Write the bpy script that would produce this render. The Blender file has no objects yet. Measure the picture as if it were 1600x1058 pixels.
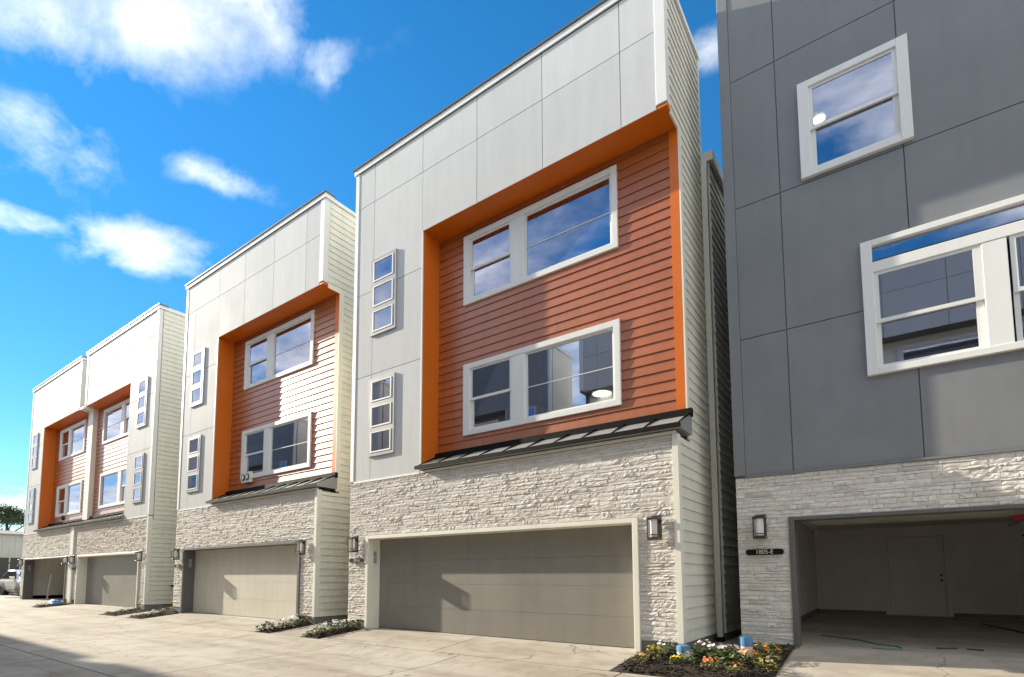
import bpy, math, random
from mathutils import Matrix, Vector
R = math.radians
scene = bpy.context.scene
C = scene.collection
rnd = random.Random(7)

# ------------------------------------------------------------------ camera, sky, sun, exposure
cam = bpy.data.cameras.new('camera')
cam.sensor_width = 36.0
cam.lens = 839.12 / 1600 * 36
cam.shift_x = 0.00987
cam.shift_y = 0.18770
cam.clip_start = 0.05
cam.clip_end = 3000
camo = bpy.data.objects.new('camera', cam)
C.objects.link(camo)
right = Vector((0.809738, 0.586788, -0.002187))
up = Vector((0.050173, -0.065522, 0.996589))
fwd = Vector((-0.584643, 0.807085, 0.082497))
CAM = Vector((0, -8.575, 1.26))
m = Matrix((right, up, -fwd)).transposed().to_4x4()
m.translation = CAM
camo.matrix_world = m
scene.camera = camo

SUN_TO = Vector((-5.4, -1.0, 2.25)).normalized()          # direction towards the sun
SUN_EL = math.asin(SUN_TO.z)
SUN_AZ = math.atan2(SUN_TO.x, SUN_TO.y)
EXPOSURE = 2.18
SUN_STRENGTH = 2.0
SKY_STRENGTH = 0.15

scene.view_settings.view_transform = 'Standard'
scene.view_settings.look = 'None'
scene.view_settings.gamma = 1.0
scene.view_settings.exposure = EXPOSURE
scene.view_settings.use_white_balance = True
scene.view_settings.white_balance_temperature = 7400
scene.view_settings.white_balance_tint = 6
scene.render.engine = 'CYCLES'
scene.cycles.max_bounces = 8
scene.cycles.diffuse_bounces = 6
scene.cycles.glossy_bounces = 3
scene.cycles.transparent_max_bounces = 6

sun = bpy.data.lights.new('sun', 'SUN')
sun.energy = SUN_STRENGTH
sun.angle = R(0.53)
sun.color = (1.0, 0.95, 0.88)
suno = bpy.data.objects.new('sun', sun)
C.objects.link(suno)
suno.rotation_euler = SUN_TO.to_track_quat('Z', 'Y').to_euler()
suno.location = (-40, -20, 40)

world = bpy.data.worlds.new('World')
scene.world = world
world.use_nodes = True
W = world.node_tree
W.nodes.clear()


def wn(t, **k):
    n = W.nodes.new(t)
    for a, b in k.items():
        setattr(n, a, b)
    return n


def wmath(op, a, b=None, c=None, clamp=False):
    n = wn('ShaderNodeMath', operation=op, use_clamp=clamp)
    for i, v in enumerate((a, b, c)):
        if v is None:
            continue
        if isinstance(v, (int, float)):
            n.inputs[i].default_value = v
        else:
            W.links.new(v, n.inputs[i])
    return n.outputs[0]


def build_world():
    sky = wn('ShaderNodeTexSky', sky_type='NISHITA')
    sky.sun_disc = False
    sky.sun_elevation = SUN_EL
    sky.sun_rotation = SUN_AZ
    sky.altitude = 50
    sky.air_density = 0.8
    sky.dust_density = 0.0
    sky.ozone_density = 3.0
    hs = wn('ShaderNodeHueSaturation')
    hs.inputs['Hue'].default_value = 0.499
    hs.inputs['Saturation'].default_value = 1.30
    hs.inputs['Value'].default_value = 0.49
    W.links.new(sky.outputs[0], hs.inputs['Color'])
    tc = wn('ShaderNodeTexCoord')
    d = tc.outputs['Generated']
    # clouds lie on a high sheet: project the view direction onto it
    sep = wn('ShaderNodeSeparateXYZ')
    W.links.new(d, sep.inputs[0])
    z = wmath('ADD', wmath('MAXIMUM', sep.outputs[2], 0.0), 0.12)
    px = wmath('DIVIDE', sep.outputs[0], z)
    py = wmath('DIVIDE', sep.outputs[1], z)
    comb = wn('ShaderNodeCombineXYZ')
    W.links.new(px, comb.inputs[0])
    W.links.new(py, comb.inputs[1])

    def noise(vec, scale, detail, rough, dist=0.0):
        n = wn('ShaderNodeTexNoise')
        n.inputs['Scale'].default_value = scale
        n.inputs['Detail'].default_value = detail
        n.inputs['Roughness'].default_value = rough
        n.inputs['Distortion'].default_value = dist
        W.links.new(vec, n.inputs['Vector'])
        return n.outputs[0]
    nbig = noise(comb.outputs[0], 1.6, 3, 0.5)
    # stretch the fine noise a little along the wind
    mp = wn('ShaderNodeMapping')
    mp.inputs['Rotation'].default_value = (0, 0, R(25))
    mp.inputs['Scale'].default_value = (0.95, 1.35, 1)
    W.links.new(comb.outputs[0], mp.inputs['Vector'])
    nfine = noise(mp.outputs[0], 5.0, 10, 0.62, 0.15)
    nshade = noise(comb.outputs[0], 3.0, 5, 0.55)
    # cloud banks: centre direction, half extents, direction of the long axis, weight
    banks = [
        ((-0.694, 0.2413, 0.6783), 0.185, 0.060, (0.625, 0.737, 0.257), 0.95),
        ((-0.66, 0.245, 0.71), 0.16, 0.05, (0.625, 0.737, 0.257), 0.95),
        ((-0.838, 0.288, 0.464), 0.085, 0.036, (0.435, 0.887, 0.155), 1.05),
        ((-0.8777, 0.1592, 0.4519), 0.09, 0.020, (0.248, 0.965, 0.12), 0.75),
        ((-0.8237, 0.1794, 0.5379), 0.085, 0.050, (0.35, 0.93, -0.06), 0.56),
        ((-0.7477, 0.3503, 0.5641), 0.075, 0.026, (0.46, 0.888, -0.04), 0.52),
        ((-0.5862, 0.4081, 0.6998), 0.040, 0.034, (0.716, 0.675, 0.18), 0.60),
        ((-0.1645, 0.6957, 0.6993), 0.040, 0.026, (0.891, 0.399, -0.214), 0.65),
        ((-0.9752, 0.1992, 0.0969), 0.07, 0.025, (0.227, 0.97, 0.083), 0.7),
    ]
    total = None
    for c, ra, rb, ax, w in banks:
        c = Vector(c).normalized()
        a = Vector(ax)
        a = (a - c * a.dot(c)).normalized()
        b = c.cross(a)
        terms = []
        for v, r in ((a, ra), (b, rb)):
            dp = wn('ShaderNodeVectorMath', operation='DOT_PRODUCT')
            W.links.new(d, dp.inputs[0])
            dp.inputs[1].default_value = v / r
            terms.append(wmath('MULTIPLY', dp.outputs['Value'], dp.outputs['Value']))
        fr = wn('ShaderNodeVectorMath', operation='DOT_PRODUCT')
        W.links.new(d, fr.inputs[0])
        fr.inputs[1].default_value = c
        e = wmath('ADD', terms[0], terms[1])
        g = wmath('MULTIPLY', wmath('POWER', 2.718, wmath('MULTIPLY', e, -0.9)), w)
        g = wmath('MULTIPLY', g, wmath('GREATER_THAN', fr.outputs['Value'], 0.0))
        total = g if total is None else wmath('MAXIMUM', total, g)
    # denser bright cloud added outside the view to lift the fill light
    ex = wn('ShaderNodeVectorMath', operation='DOT_PRODUCT')
    W.links.new(d, ex.inputs[0])
    ex.inputs[1].default_value = Vector((-0.66, 0.45, 0.58)).normalized()
    outside = wmath('SUBTRACT', 1.0, wmath('MULTIPLY', wmath('SUBTRACT', ex.outputs['Value'], 0.68), 6.0, clamp=True), clamp=True)
    loose = wmath('MULTIPLY', wmath('SUBTRACT', nbig, 0.26), 4.0, clamp=True)
    low = wmath('MULTIPLY', wmath('SUBTRACT', 0.34, sep.outputs[2]), 2.5, clamp=True)  # low cloud added out of view so the far windows reflect white
    loose = wmath('MAXIMUM', loose, low)
    gapd = wn('ShaderNodeVectorMath', operation='DOT_PRODUCT')  # clear gap shaped into the unseen cloud so upper windows reflect blue
    W.links.new(d, gapd.inputs[0])
    gapd.inputs[1].default_value = Vector((-0.22, -0.76, 0.61)).normalized()
    loose = wmath('MULTIPLY', loose, wmath('SUBTRACT', 1.0, wmath('MULTIPLY', wmath('SUBTRACT', gapd.outputs['Value'], 0.88), 4.5, clamp=True), clamp=True))
    total = wmath('MAXIMUM', total, wmath('MULTIPLY', wmath('MULTIPLY', loose, outside), 1.05))
    dens = wmath('ADD', total, wmath('MULTIPLY', wmath('SUBTRACT', nfine, 0.5), 1.75))
    dens = wmath('MULTIPLY', wmath('SUBTRACT', dens, 0.24), 1.0, clamp=True)
    dens = wmath('MULTIPLY', dens, wmath('MULTIPLY', total, 2.4, clamp=True))
    dens = wmath('MULTIPLY', wmath('POWER', dens, 1.25), 0.88)
    shade = wmath('ADD', 0.80, wmath('MULTIPLY', nshade, 0.30))
    ccol = wn('ShaderNodeMix', data_type='RGBA')
    ccol.inputs['A'].default_value = (1.7, 1.85, 2.15, 1)
    ccol.inputs['B'].default_value = (4.0, 4.0, 4.0, 1)
    W.links.new(wmath('MULTIPLY', wmath('SUBTRACT', nshade, 0.32), 3.0, clamp=True), ccol.inputs['Factor'])
    elev = wn('ShaderNodeMapRange')
    W.links.new(sep.outputs[2], elev.inputs['Value'])
    elev.inputs['From Min'].default_value = 0.0
    elev.inputs['From Max'].default_value = 0.65
    elev.inputs['To Min'].default_value = 0.60
    elev.inputs['To Max'].default_value = 1.0
    W.links.new(wmath('MULTIPLY', elev.outputs[0], 0.47), hs.inputs['Value'])
    mix = wn('ShaderNodeMix', data_type='RGBA')
    W.links.new(dens, mix.inputs['Factor'])
    W.links.new(hs.outputs[0], mix.inputs['A'])
    W.links.new(ccol.outputs['Result'], mix.inputs['B'])
    bg = wn('ShaderNodeBackground')
    bg.inputs['Strength'].default_value = SKY_STRENGTH
    W.links.new(mix.outputs['Result'], bg.inputs['Color'])
    out = wn('ShaderNodeOutputWorld')
    W.links.new(bg.outputs[0], out.inputs['Surface'])


build_world()

# ------------------------------------------------------------------ materials
MATS = {}


def newmat(name):
    mt = bpy.data.materials.new(name)
    mt.use_nodes = True
    MATS[name] = mt
    nt = mt.node_tree
    return mt, nt, nt.nodes['Principled BSDF']


def nnode(nt, t, **k):
    n = nt.nodes.new(t)
    for a, b in k.items():
        setattr(n, a, b)
    return n


def position(nt, scale=(1, 1, 1), obj=False):
    if obj:
        g = nnode(nt, 'ShaderNodeTexCoord').outputs['Object']
    else:
        g = nnode(nt, 'ShaderNodeNewGeometry').outputs['Position']
    mp = nnode(nt, 'ShaderNodeMapping')
    mp.inputs['Scale'].default_value = scale
    nt.links.new(g, mp.inputs['Vector'])
    return mp.outputs[0]


def noise(nt, vec, scale, detail=4, rough=0.55, dist=0.0):
    n = nnode(nt, 'ShaderNodeTexNoise')
    n.inputs['Scale'].default_value = scale
    n.inputs['Detail'].default_value = detail
    n.inputs['Roughness'].default_value = rough
    n.inputs['Distortion'].default_value = dist
    nt.links.new(vec, n.inputs['Vector'])
    return n.outputs[0]


def ramp(nt, fac, stops):
    r = nnode(nt, 'ShaderNodeValToRGB')
    el = r.color_ramp.elements
    while len(el) < len(stops):
        el.new(0.5)
    for e, (p, c) in zip(el, stops):
        e.position = p
        e.color = (*c, 1) if len(c) == 3 else c
    nt.links.new(fac, r.inputs[0])
    return r.outputs[0]


def mixc(nt, fac, a, b, mode='MIX'):
    n = nnode(nt, 'ShaderNodeMix', data_type='RGBA', blend_type=mode)
    for sock, v in ((n.inputs['Factor'], fac), (n.inputs['A'], a), (n.inputs['B'], b)):
        if isinstance(v, (int, float)):
            sock.default_value = v
        elif isinstance(v, (tuple, list)):
            sock.default_value = (*v, 1) if len(v) == 3 else v
        else:
            nt.links.new(v, sock)
    return n.outputs['Result']


def bump(nt, bsdf, height, strength, dist=0.01):
    b = nnode(nt, 'ShaderNodeBump')
    b.inputs['Strength'].default_value = strength
    b.inputs['Distance'].default_value = dist
    nt.links.new(height, b.inputs['Height'])
    nt.links.new(b.outputs[0], bsdf.inputs['Normal'])


def paint(name, col, rough=0.5, var=0.05, streak=0.06, spec=0.5, bmp=0.08, piece=0.03, grain=None):
    mt, nt, b = newmat(name)
    v = position(nt)
    n1 = noise(nt, v, 1.1, 5, 0.6)
    vs = position(nt, (2.2, 2.2, 0.28))
    n2 = noise(nt, vs, 2.4, 4, 0.6)
    info = nnode(nt, 'ShaderNodeObjectInfo').outputs['Random']
    c1 = tuple(x * (1 - var) for x in col)
    c2 = tuple(min(1, x * (1 + var)) for x in col)
    base = ramp(nt, n1, [(0.3, c1), (0.7, c2)])
    dirt = ramp(nt, n2, [(0.35, (1 - streak,) * 3), (0.6, (1, 1, 1))])
    base = mixc(nt, 1.0, base, dirt, 'MULTIPLY')
    pc = ramp(nt, info, [(0.0, (1 - piece,) * 3), (1.0, (1 + piece * 0.0,) * 3)])
    base = mixc(nt, 1.0, base, pc, 'MULTIPLY')
    nt.links.new(base, b.inputs['Base Color'])
    b.inputs['Specular IOR Level'].default_value = spec
    rr = ramp(nt, n1, [(0.2, (max(0.05, rough - 0.06),) * 3), (0.8, (min(1, rough + 0.08),) * 3)])
    nt.links.new(rr, b.inputs['Roughness'])
    g = noise(nt, position(nt, grain) if grain else v, 38 if not grain else 9, 4, 0.6)
    bump(nt, b, g, bmp, 0.01)
    return mt


paint('white_panel', (0.60, 0.605, 0.61), 0.7, 0.03, 0.05, spec=0.1, bmp=0.05, piece=0.09)
paint('white_trim', (0.78, 0.775, 0.755), 0.45, 0.02, 0.04, bmp=0.04)
paint('grey_panel', (0.215, 0.22, 0.232), 0.5, 0.07, 0.05, bmp=0.06, piece=0.12)
paint('orange_smooth', (0.68, 0.150, 0.010), 0.42, 0.04, 0.05, bmp=0.04)
paint('orange_board', (0.43, 0.115, 0.028), 0.38, 0.09, 0.10, spec=0.55, bmp=0.25, piece=0.10, grain=(0.6, 3, 22))
paint('cream_board', (0.80, 0.775, 0.68), 0.5, 0.04, 0.06, bmp=0.2, piece=0.07, grain=(1.2, 1.2, 20))
paint('cream_trim', (0.80, 0.78, 0.69), 0.5, 0.02, 0.05, bmp=0.05)
paint('grey_trim', (0.13, 0.125, 0.122), 0.45, 0.04, 0.05, bmp=0.05)
paint('pale_grey_trim', (0.34, 0.34, 0.35), 0.4, 0.03, 0.05, bmp=0.04)
paint('backing', (0.20, 0.20, 0.20), 0.8, 0.05, 0.05, bmp=0.1)
paint('door_grey', (0.235, 0.22, 0.195), 0.42, 0.06, 0.07, bmp=0.12, piece=0.04, grain=(0.8, 1, 8))
paint('door_cream', (0.62, 0.585, 0.50), 0.45, 0.04, 0.06, bmp=0.12, piece=0.04, grain=(0.8, 1, 8))
paint('interior', (0.62, 0.60, 0.57), 0.7, 0.04, 0.02, bmp=0.05)
paint('interior_dark', (0.13, 0.125, 0.12), 0.8, 0.05, 0.02, bmp=0.05)
paint('plaster', (0.81, 0.775, 0.72), 0.75, 0.06, 0.05, bmp=0.12)
paint('dark_metal', (0.012, 0.0115, 0.011), 0.6, 0.1, 0.05, spec=0.1, bmp=0.04)
paint('bronze', (0.045, 0.032, 0.024), 0.38, 0.1, 0.05, spec=0.6, bmp=0.04)
paint('coping_metal', (0.11, 0.11, 0.115), 0.4, 0.05, 0.05, bmp=0.03)
paint('silver_metal', (0.30, 0.30, 0.295), 0.35, 0.04, 0.05, bmp=0.03)
paint('plastic_grey', (0.35, 0.34, 0.32), 0.5, 0.03, 0.05, bmp=0.03)
paint('red_paint', (0.32, 0.012, 0.012), 0.4, 0.05, 0.05, bmp=0.03)
paint('blue_paint', (0.09, 0.25, 0.45), 0.5, 0.12, 0.1, bmp=0.1)
paint('white_plastic', (0.74, 0.73, 0.69), 0.4, 0.04, 0.08, bmp=0.05)
paint('cord_green', (0.10, 0.22, 0.17), 0.5, 0.05, 0.05, bmp=0.03)
paint('brown_debris', (0.10, 0.06, 0.035), 0.8, 0.2, 0.1, bmp=0.2)
paint('bark', (0.10, 0.075, 0.055), 0.9, 0.2, 0.1, bmp=0.5)
paint('shed_metal', (0.55, 0.54, 0.49), 0.45, 0.04, 0.10, bmp=0.03)
paint('fence_dark', (0.035, 0.034, 0.033), 0.6, 0.1, 0.05, bmp=0.05)
paint('car_paint', (0.60, 0.585, 0.56), 0.22, 0.03, 0.05, spec=0.7, bmp=0.01)
paint('rubber', (0.018, 0.018, 0.018), 0.75, 0.1, 0.05, bmp=0.1)
paint('petal_white', (0.82, 0.80, 0.76), 0.6, 0.05, 0.0, bmp=0.03)
paint('petal_yellow', (0.72, 0.48, 0.03), 0.6, 0.1, 0.0, bmp=0.03)
paint('petal_orange', (0.62, 0.16, 0.03), 0.6, 0.1, 0.0, bmp=0.03)
paint('petal_peach', (0.70, 0.42, 0.16), 0.6, 0.1, 0.0, bmp=0.03)
paint('petal_pink', (0.60, 0.42, 0.42), 0.6, 0.1, 0.0, bmp=0.03)
paint('gold_paint', (0.70, 0.64, 0.48), 0.4, 0.03, 0.0, bmp=0.0)


_b = MATS['orange_board'].node_tree.nodes['Principled BSDF']      # satin exterior paint: glares at grazing angles
_b.inputs['Coat Weight'].default_value = 0.5
_b.inputs['Coat Roughness'].default_value = 0.28
_b.inputs['Coat IOR'].default_value = 1.6


def leafmat(name, a, b_):
    mt, nt, b = newmat(name)
    n1 = noise(nt, position(nt), 9, 3)
    nt.links.new(ramp(nt, n1, [(0.3, a), (0.7, b_)]), b.inputs['Base Color'])
    b.inputs['Roughness'].default_value = 0.55
    b.inputs['Subsurface Weight'].default_value = 0.0
    return mt


leafmat('leaf', (0.045, 0.085, 0.018), (0.12, 0.16, 0.04))
leafmat('leaf_olive', (0.10, 0.10, 0.022), (0.20, 0.17, 0.04))
leafmat('leaf_tree', (0.022, 0.045, 0.014), (0.06, 0.095, 0.03))


def make_stone():
    mt, nt, b = newmat('ledge_stone')
    v = position(nt)
    vl = position(nt, (2.2, 2.2, 9.0))
    n1 = noise(nt, vl, 1.4, 5, 0.6)
    n2 = noise(nt, v, 26, 6, 0.65)
    info = nnode(nt, 'ShaderNodeObjectInfo').outputs['Random']
    base = ramp(nt, n1, [(0.25, (0.64, 0.605, 0.57)), (0.5, (0.73, 0.70, 0.665)), (0.75, (0.80, 0.775, 0.745))])
    sp = ramp(nt, n2, [(0.28, (0.80, 0.77, 0.74)), (0.55, (1, 1, 1))])
    base = mixc(nt, 1.0, base, sp, 'MULTIPLY')
    pc = ramp(nt, info, [(0, (0.84, 0.815, 0.79)), (0.6, (1, 0.99, 0.98)), (1, (1, 1, 1))])
    base = mixc(nt, 1.0, base, pc, 'MULTIPLY')
    nt.links.new(base, b.inputs['Base Color'])
    b.inputs['Roughness'].default_value = 0.85
    b.inputs['Specular IOR Level'].default_value = 0.25
    hn = noise(nt, position(nt, (1.0, 1.0, 2.4)), 17, 6, 0.62, 0.4)
    bump(nt, b, hn, 0.35, 0.016)


make_stone()


def make_concrete(name, a, bc, c, rough=0.8, stain=0.35):
    mt, nt, b = newmat(name)
    v = position(nt)
    n1 = noise(nt, v, 0.33, 6, 0.6, 0.5)
    n2 = noise(nt, v, 2.3, 6, 0.65, 0.3)
    n3 = noise(nt, v, 60, 4, 0.7)
    tracks = noise(nt, position(nt, (0.16, 1.3, 1)), 1.0, 5, 0.6, 0.4)
    info = nnode(nt, 'ShaderNodeObjectInfo').outputs['Random']
    base = ramp(nt, n1, [(0.25, a), (0.5, bc), (0.75, c)])
    base = mixc(nt, 1.0, base, ramp(nt, n2, [(0.3, (1 - stain, 1 - stain * 1.05, 1 - stain * 1.15)), (0.55, (1, 1, 1))]), 'MULTIPLY')
    base = mixc(nt, 1.0, base, ramp(nt, tracks, [(0.35, (0.80, 0.77, 0.73)), (0.58, (1, 1, 1))]), 'MULTIPLY')
    base = mixc(nt, 1.0, base, ramp(nt, n3, [(0.3, (0.86, 0.85, 0.84)), (0.6, (1, 1, 1))]), 'MULTIPLY')
    base = mixc(nt, 1.0, base, ramp(nt, info, [(0, (0.93, 0.92, 0.91)), (1, (1, 1, 1))]), 'MULTIPLY')
    # tyre marks, drips and hairline cracks
    ty = noise(nt, position(nt, (0.10, 2.6, 1)), 1.0, 3, 0.5, 0.6)
    base = mixc(nt, 1.0, base, ramp(nt, ty, [(0.60, (1, 1, 1)), (0.68, (0.82, 0.80, 0.78)), (0.76, (1, 1, 1))]), 'MULTIPLY')
    dr = nnode(nt, 'ShaderNodeTexVoronoi')
    dr.inputs['Scale'].default_value = 1.1
    nt.links.new(v, dr.inputs['Vector'])
    base = mixc(nt, 1.0, base, ramp(nt, dr.outputs['Distance'], [(0.03, (0.55, 0.50, 0.45)), (0.09, (1, 1, 1))]), 'MULTIPLY')
    wv = nnode(nt, 'ShaderNodeVectorMath', operation='MULTIPLY_ADD')
    nz = nnode(nt, 'ShaderNodeTexNoise')
    nz.inputs['Scale'].default_value = 1.7
    nz.inputs['Detail'].default_value = 5
    nt.links.new(v, nz.inputs['Vector'])
    nt.links.new(nz.outputs['Color'], wv.inputs[0])
    wv.inputs[1].default_value = (0.7, 0.7, 0)
    nt.links.new(v, wv.inputs[2])
    ck = nnode(nt, 'ShaderNodeTexVoronoi', feature='DISTANCE_TO_EDGE')
    ck.inputs['Scale'].default_value = 0.28
    nt.links.new(wv.outputs[0], ck.inputs['Vector'])
    base = mixc(nt, 1.0, base, ramp(nt, ck.outputs['Distance'], [(0.0, (0.50, 0.46, 0.42)), (0.0035, (1, 1, 1))]), 'MULTIPLY')
    nt.links.new(base, b.inputs['Base Color'])
    b.inputs['Roughness'].default_value = rough
    b.inputs['Specular IOR Level'].default_value = 0.3
    bump(nt, b, n3, 0.25, 0.006)


make_concrete('concrete', (0.385, 0.34, 0.285), (0.45, 0.405, 0.35), (0.51, 0.465, 0.41), stain=0.24)
make_concrete('foundation', (0.22, 0.205, 0.185), (0.26, 0.245, 0.22), (0.30, 0.285, 0.26), stain=0.25)
make_concrete('garage_floor', (0.48, 0.44, 0.39), (0.53, 0.49, 0.44), (0.58, 0.54, 0.49), stain=0.25)
make_concrete('soil_sand', (0.30, 0.255, 0.20), (0.36, 0.31, 0.25), (0.42, 0.37, 0.30), rough=0.95, stain=0.4)
make_concrete('earth', (0.36, 0.33, 0.29), (0.40, 0.37, 0.33), (0.44, 0.41, 0.37), rough=0.95, stain=0.3)


def make_mulch():
    mt, nt, b = newmat('mulch')
    v = position(nt)
    n1 = noise(nt, v, 40, 5, 0.7)
    nt.links.new(ramp(nt, n1, [(0.3, (0.010, 0.007, 0.005)), (0.6, (0.045, 0.028, 0.018)), (0.8, (0.11, 0.075, 0.05))]), b.inputs['Base Color'])
    b.inputs['Roughness'].default_value = 0.95
    bump(nt, b, n1, 1.0, 0.03)


make_mulch()


def make_glass():
    mt, nt, b = newmat('window_glass')
    nt.nodes.remove(b)
    out = nt.nodes['Material Output']
    gl = nnode(nt, 'ShaderNodeBsdfGlossy')
    gl.inputs['Color'].default_value = (0.80, 0.80, 0.95, 1)
    gl.inputs['Roughness'].default_value = 0.005
    nb = noise(nt, position(nt), 0.9, 2, 0.5)
    bp = nnode(nt, 'ShaderNodeBump')
    bp.inputs['Strength'].default_value = 0.02
    bp.inputs['Distance'].default_value = 0.02
    nt.links.new(nb, bp.inputs['Height'])
    nt.links.new(bp.outputs[0], gl.inputs['Normal'])
    tr = nnode(nt, 'ShaderNodeBsdfTransparent')
    tr.inputs['Color'].default_value = (0.70, 0.78, 0.76, 1)
    lw = nnode(nt, 'ShaderNodeFresnel')
    lw.inputs['IOR'].default_value = 1.5
    mm = nnode(nt, 'ShaderNodeMath', operation='MULTIPLY_ADD')
    mm.inputs[1].default_value = 0.65
    mm.inputs[2].default_value = 0.36
    nt.links.new(lw.outputs[0], mm.inputs[0])
    mx = nnode(nt, 'ShaderNodeMixShader')
    nt.links.new(mm.outputs[0], mx.inputs[0])
    nt.links.new(tr.outputs[0], mx.inputs[1])
    nt.links.new(gl.outputs[0], mx.inputs[2])
    nt.links.new(mx.outputs[0], out.inputs['Surface'])


make_glass()


def make_simple(name, col, rough, metal=0.0, spec=0.5, emit=None, estr=0.0, trans=0.0):
    mt, nt, b = newmat(name)
    b.inputs['Base Color'].default_value = (*col, 1)
    b.inputs['Roughness'].default_value = rough
    b.inputs['Metallic'].default_value = metal
    b.inputs['Specular IOR Level'].default_value = spec
    if emit:
        b.inputs['Emission Color'].default_value = (*emit, 1)
        b.inputs['Emission Strength'].default_value = estr
    if trans:
        b.inputs['Transmission Weight'].default_value = trans


make_simple('lamp_glass', (0.82, 0.82, 0.80), 0.25)
make_simple('lit_diffuser', (0.9, 0.88, 0.82), 0.5, emit=(1.0, 0.93, 0.80), estr=2.2)
make_simple('car_glass', (0.02, 0.022, 0.025), 0.05, spec=0.8)
make_simple('chrome', (0.6, 0.6, 0.6), 0.2, metal=1.0)

# ------------------------------------------------------------------ mesh helpers


class MB:
    """collects shapes for ONE mesh object"""

    def __init__(self):
        self.v, self.f, self.s = [], [], []

    def add(self, vs, fs):
        o = len(self.v)
        self.s.append((list(vs), list(fs)))
        self.v += [tuple(p) for p in vs]
        self.f += [tuple(i + o for i in f) for f in fs]
        return self

    def box(self, x0, x1, y0, y1, z0, z1):
        return self.add([(x0, y0, z0), (x1, y0, z0), (x1, y1, z0), (x0, y1, z0), (x0, y0, z1), (x1, y0, z1), (x1, y1, z1), (x0, y1, z1)],
                        [(0, 3, 2, 1), (4, 5, 6, 7), (0, 1, 5, 4), (1, 2, 6, 5), (2, 3, 7, 6), (3, 0, 4, 7)])

    def chbox(self, x0, x1, y0, y1, z0, z1, c=0.006):
        """box whose front (low y) edges are chamfered"""
        return self.add([(x0 + c, y0, z0 + c), (x1 - c, y0, z0 + c), (x1 - c, y0, z1 - c), (x0 + c, y0, z1 - c),
                         (x0, y0 + c, z0), (x1, y0 + c, z0), (x1, y0 + c, z1), (x0, y0 + c, z1),
                         (x0, y1, z0), (x1, y1, z0), (x1, y1, z1), (x0, y1, z1)],
                        [(0, 1, 2, 3), (0, 4, 5, 1), (1, 5, 6, 2), (2, 6, 7, 3), (3, 7, 4, 0),
                         (4, 8, 9, 5), (5, 9, 10, 6), (6, 10, 11, 7), (7, 11, 8, 4), (8, 11, 10, 9)])

    def cyl(self, p, r, h, n=16, axis='z', r2=None):
        r2 = r if r2 is None else r2
        vs = []
        for k, rr in ((0, r), (h, r2)):
            for i in range(n):
                a = 2 * math.pi * i / n
                c, s = rr * math.cos(a), rr * math.sin(a)
                q = {'z': (c, s, k), 'y': (c, k, s), 'x': (k, c, s)}[axis]
                vs.append((p[0] + q[0], p[1] + q[1], p[2] + q[2]))
        fs = [(i, (i + 1) % n, n + (i + 1) % n, n + i) for i in range(n)]
        fs += [tuple(range(n))[::-1], tuple(range(n, 2 * n))]
        return self.add(vs, fs)

    def tube(self, pts, r, n=7):
        pts = [Vector(p) for p in pts]
        rings = []
        for i, p in enumerate(pts):
            t = (pts[min(i + 1, len(pts) - 1)] - pts[max(i - 1, 0)]).normalized()
            a = t.orthogonal().normalized()
            if abs(t.z) < 0.9:
                a = t.cross(Vector((0, 0, 1))).normalized()
            b = t.cross(a)
            rr = r[i] if isinstance(r, (list, tuple)) else r
            rings.append([p + (a * math.cos(2 * math.pi * k / n) + b * math.sin(2 * math.pi * k / n)) * rr for k in range(n)])
        vs = [q for g in rings for q in g]
        fs = []
        for i in range(len(rings) - 1):
            for k in range(n):
                fs.append((i * n + k, i * n + (k + 1) % n, (i + 1) * n + (k + 1) % n, (i + 1) * n + k))
        fs += [tuple(range(n))[::-1], tuple(range((len(rings) - 1) * n, len(rings) * n))]
        return self.add(vs, fs)

    def prism(self, poly, axis, a, b):
        """extrude a 2D polygon; axis 'x': poly is (y,z); 'y': poly is (x,z)"""
        n = len(poly)
        f = (lambda k, p: (k, p[0], p[1])) if axis == 'x' else ((lambda k, p: (p[0], k, p[1])) if axis == 'y' else (lambda k, p: (p[0], p[1], k)))
        vs = [f(a, p) for p in poly] + [f(b, p) for p in poly]
        fs = [(i, (i + 1) % n, n + (i + 1) % n, n + i) for i in range(n)] + [tuple(range(n))[::-1], tuple(range(n, 2 * n))]
        return self.add(vs, fs)

    def build_each(self, name, mat, parent=None, mirror=None):
        for vs, fs in self.s:
            MB().add(vs, fs).build(name, mat, parent, mirror)

    def build(self, name, mat, parent=None, mirror=None, smooth=False):
        vs, fs = self.v, self.f
        if mirror is not None:
            vs = [(mirror - x, y, z) for x, y, z in vs]
            fs = [f[::-1] for f in fs]
        me = bpy.data.meshes.new(name)
        me.from_pydata(vs, [], fs)
        me.materials.append(MATS[mat])
        if smooth:
            me.polygons.foreach_set('use_smooth', [True] * len(me.polygons))
        me.update()
        o = bpy.data.objects.new(name, me)
        C.objects.link(o)
        if parent:
            o.parent = parent
        return o


def fix_normals(o):
    import bmesh
    bm = bmesh.new()
    bm.from_mesh(o.data)
    bmesh.ops.recalc_face_normals(bm, faces=bm.faces)
    bm.to_mesh(o.data)
    bm.free()
    return o


def tag(o, label=None, cat=None, group=None, kind=None):
    for k, v in (('label', label), ('category', cat), ('group', group), ('kind', kind)):
        if v:
            o[k] = v
    return o


def empty(name, loc=(0, 0, 0), rz=0, parent=None):
    o = bpy.data.objects.new(name, None)
    o.empty_display_size = 0.3
    C.objects.link(o)
    o.location = loc
    o.rotation_euler = (0, 0, rz)
    if parent:
        o.parent = parent
    return o


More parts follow.
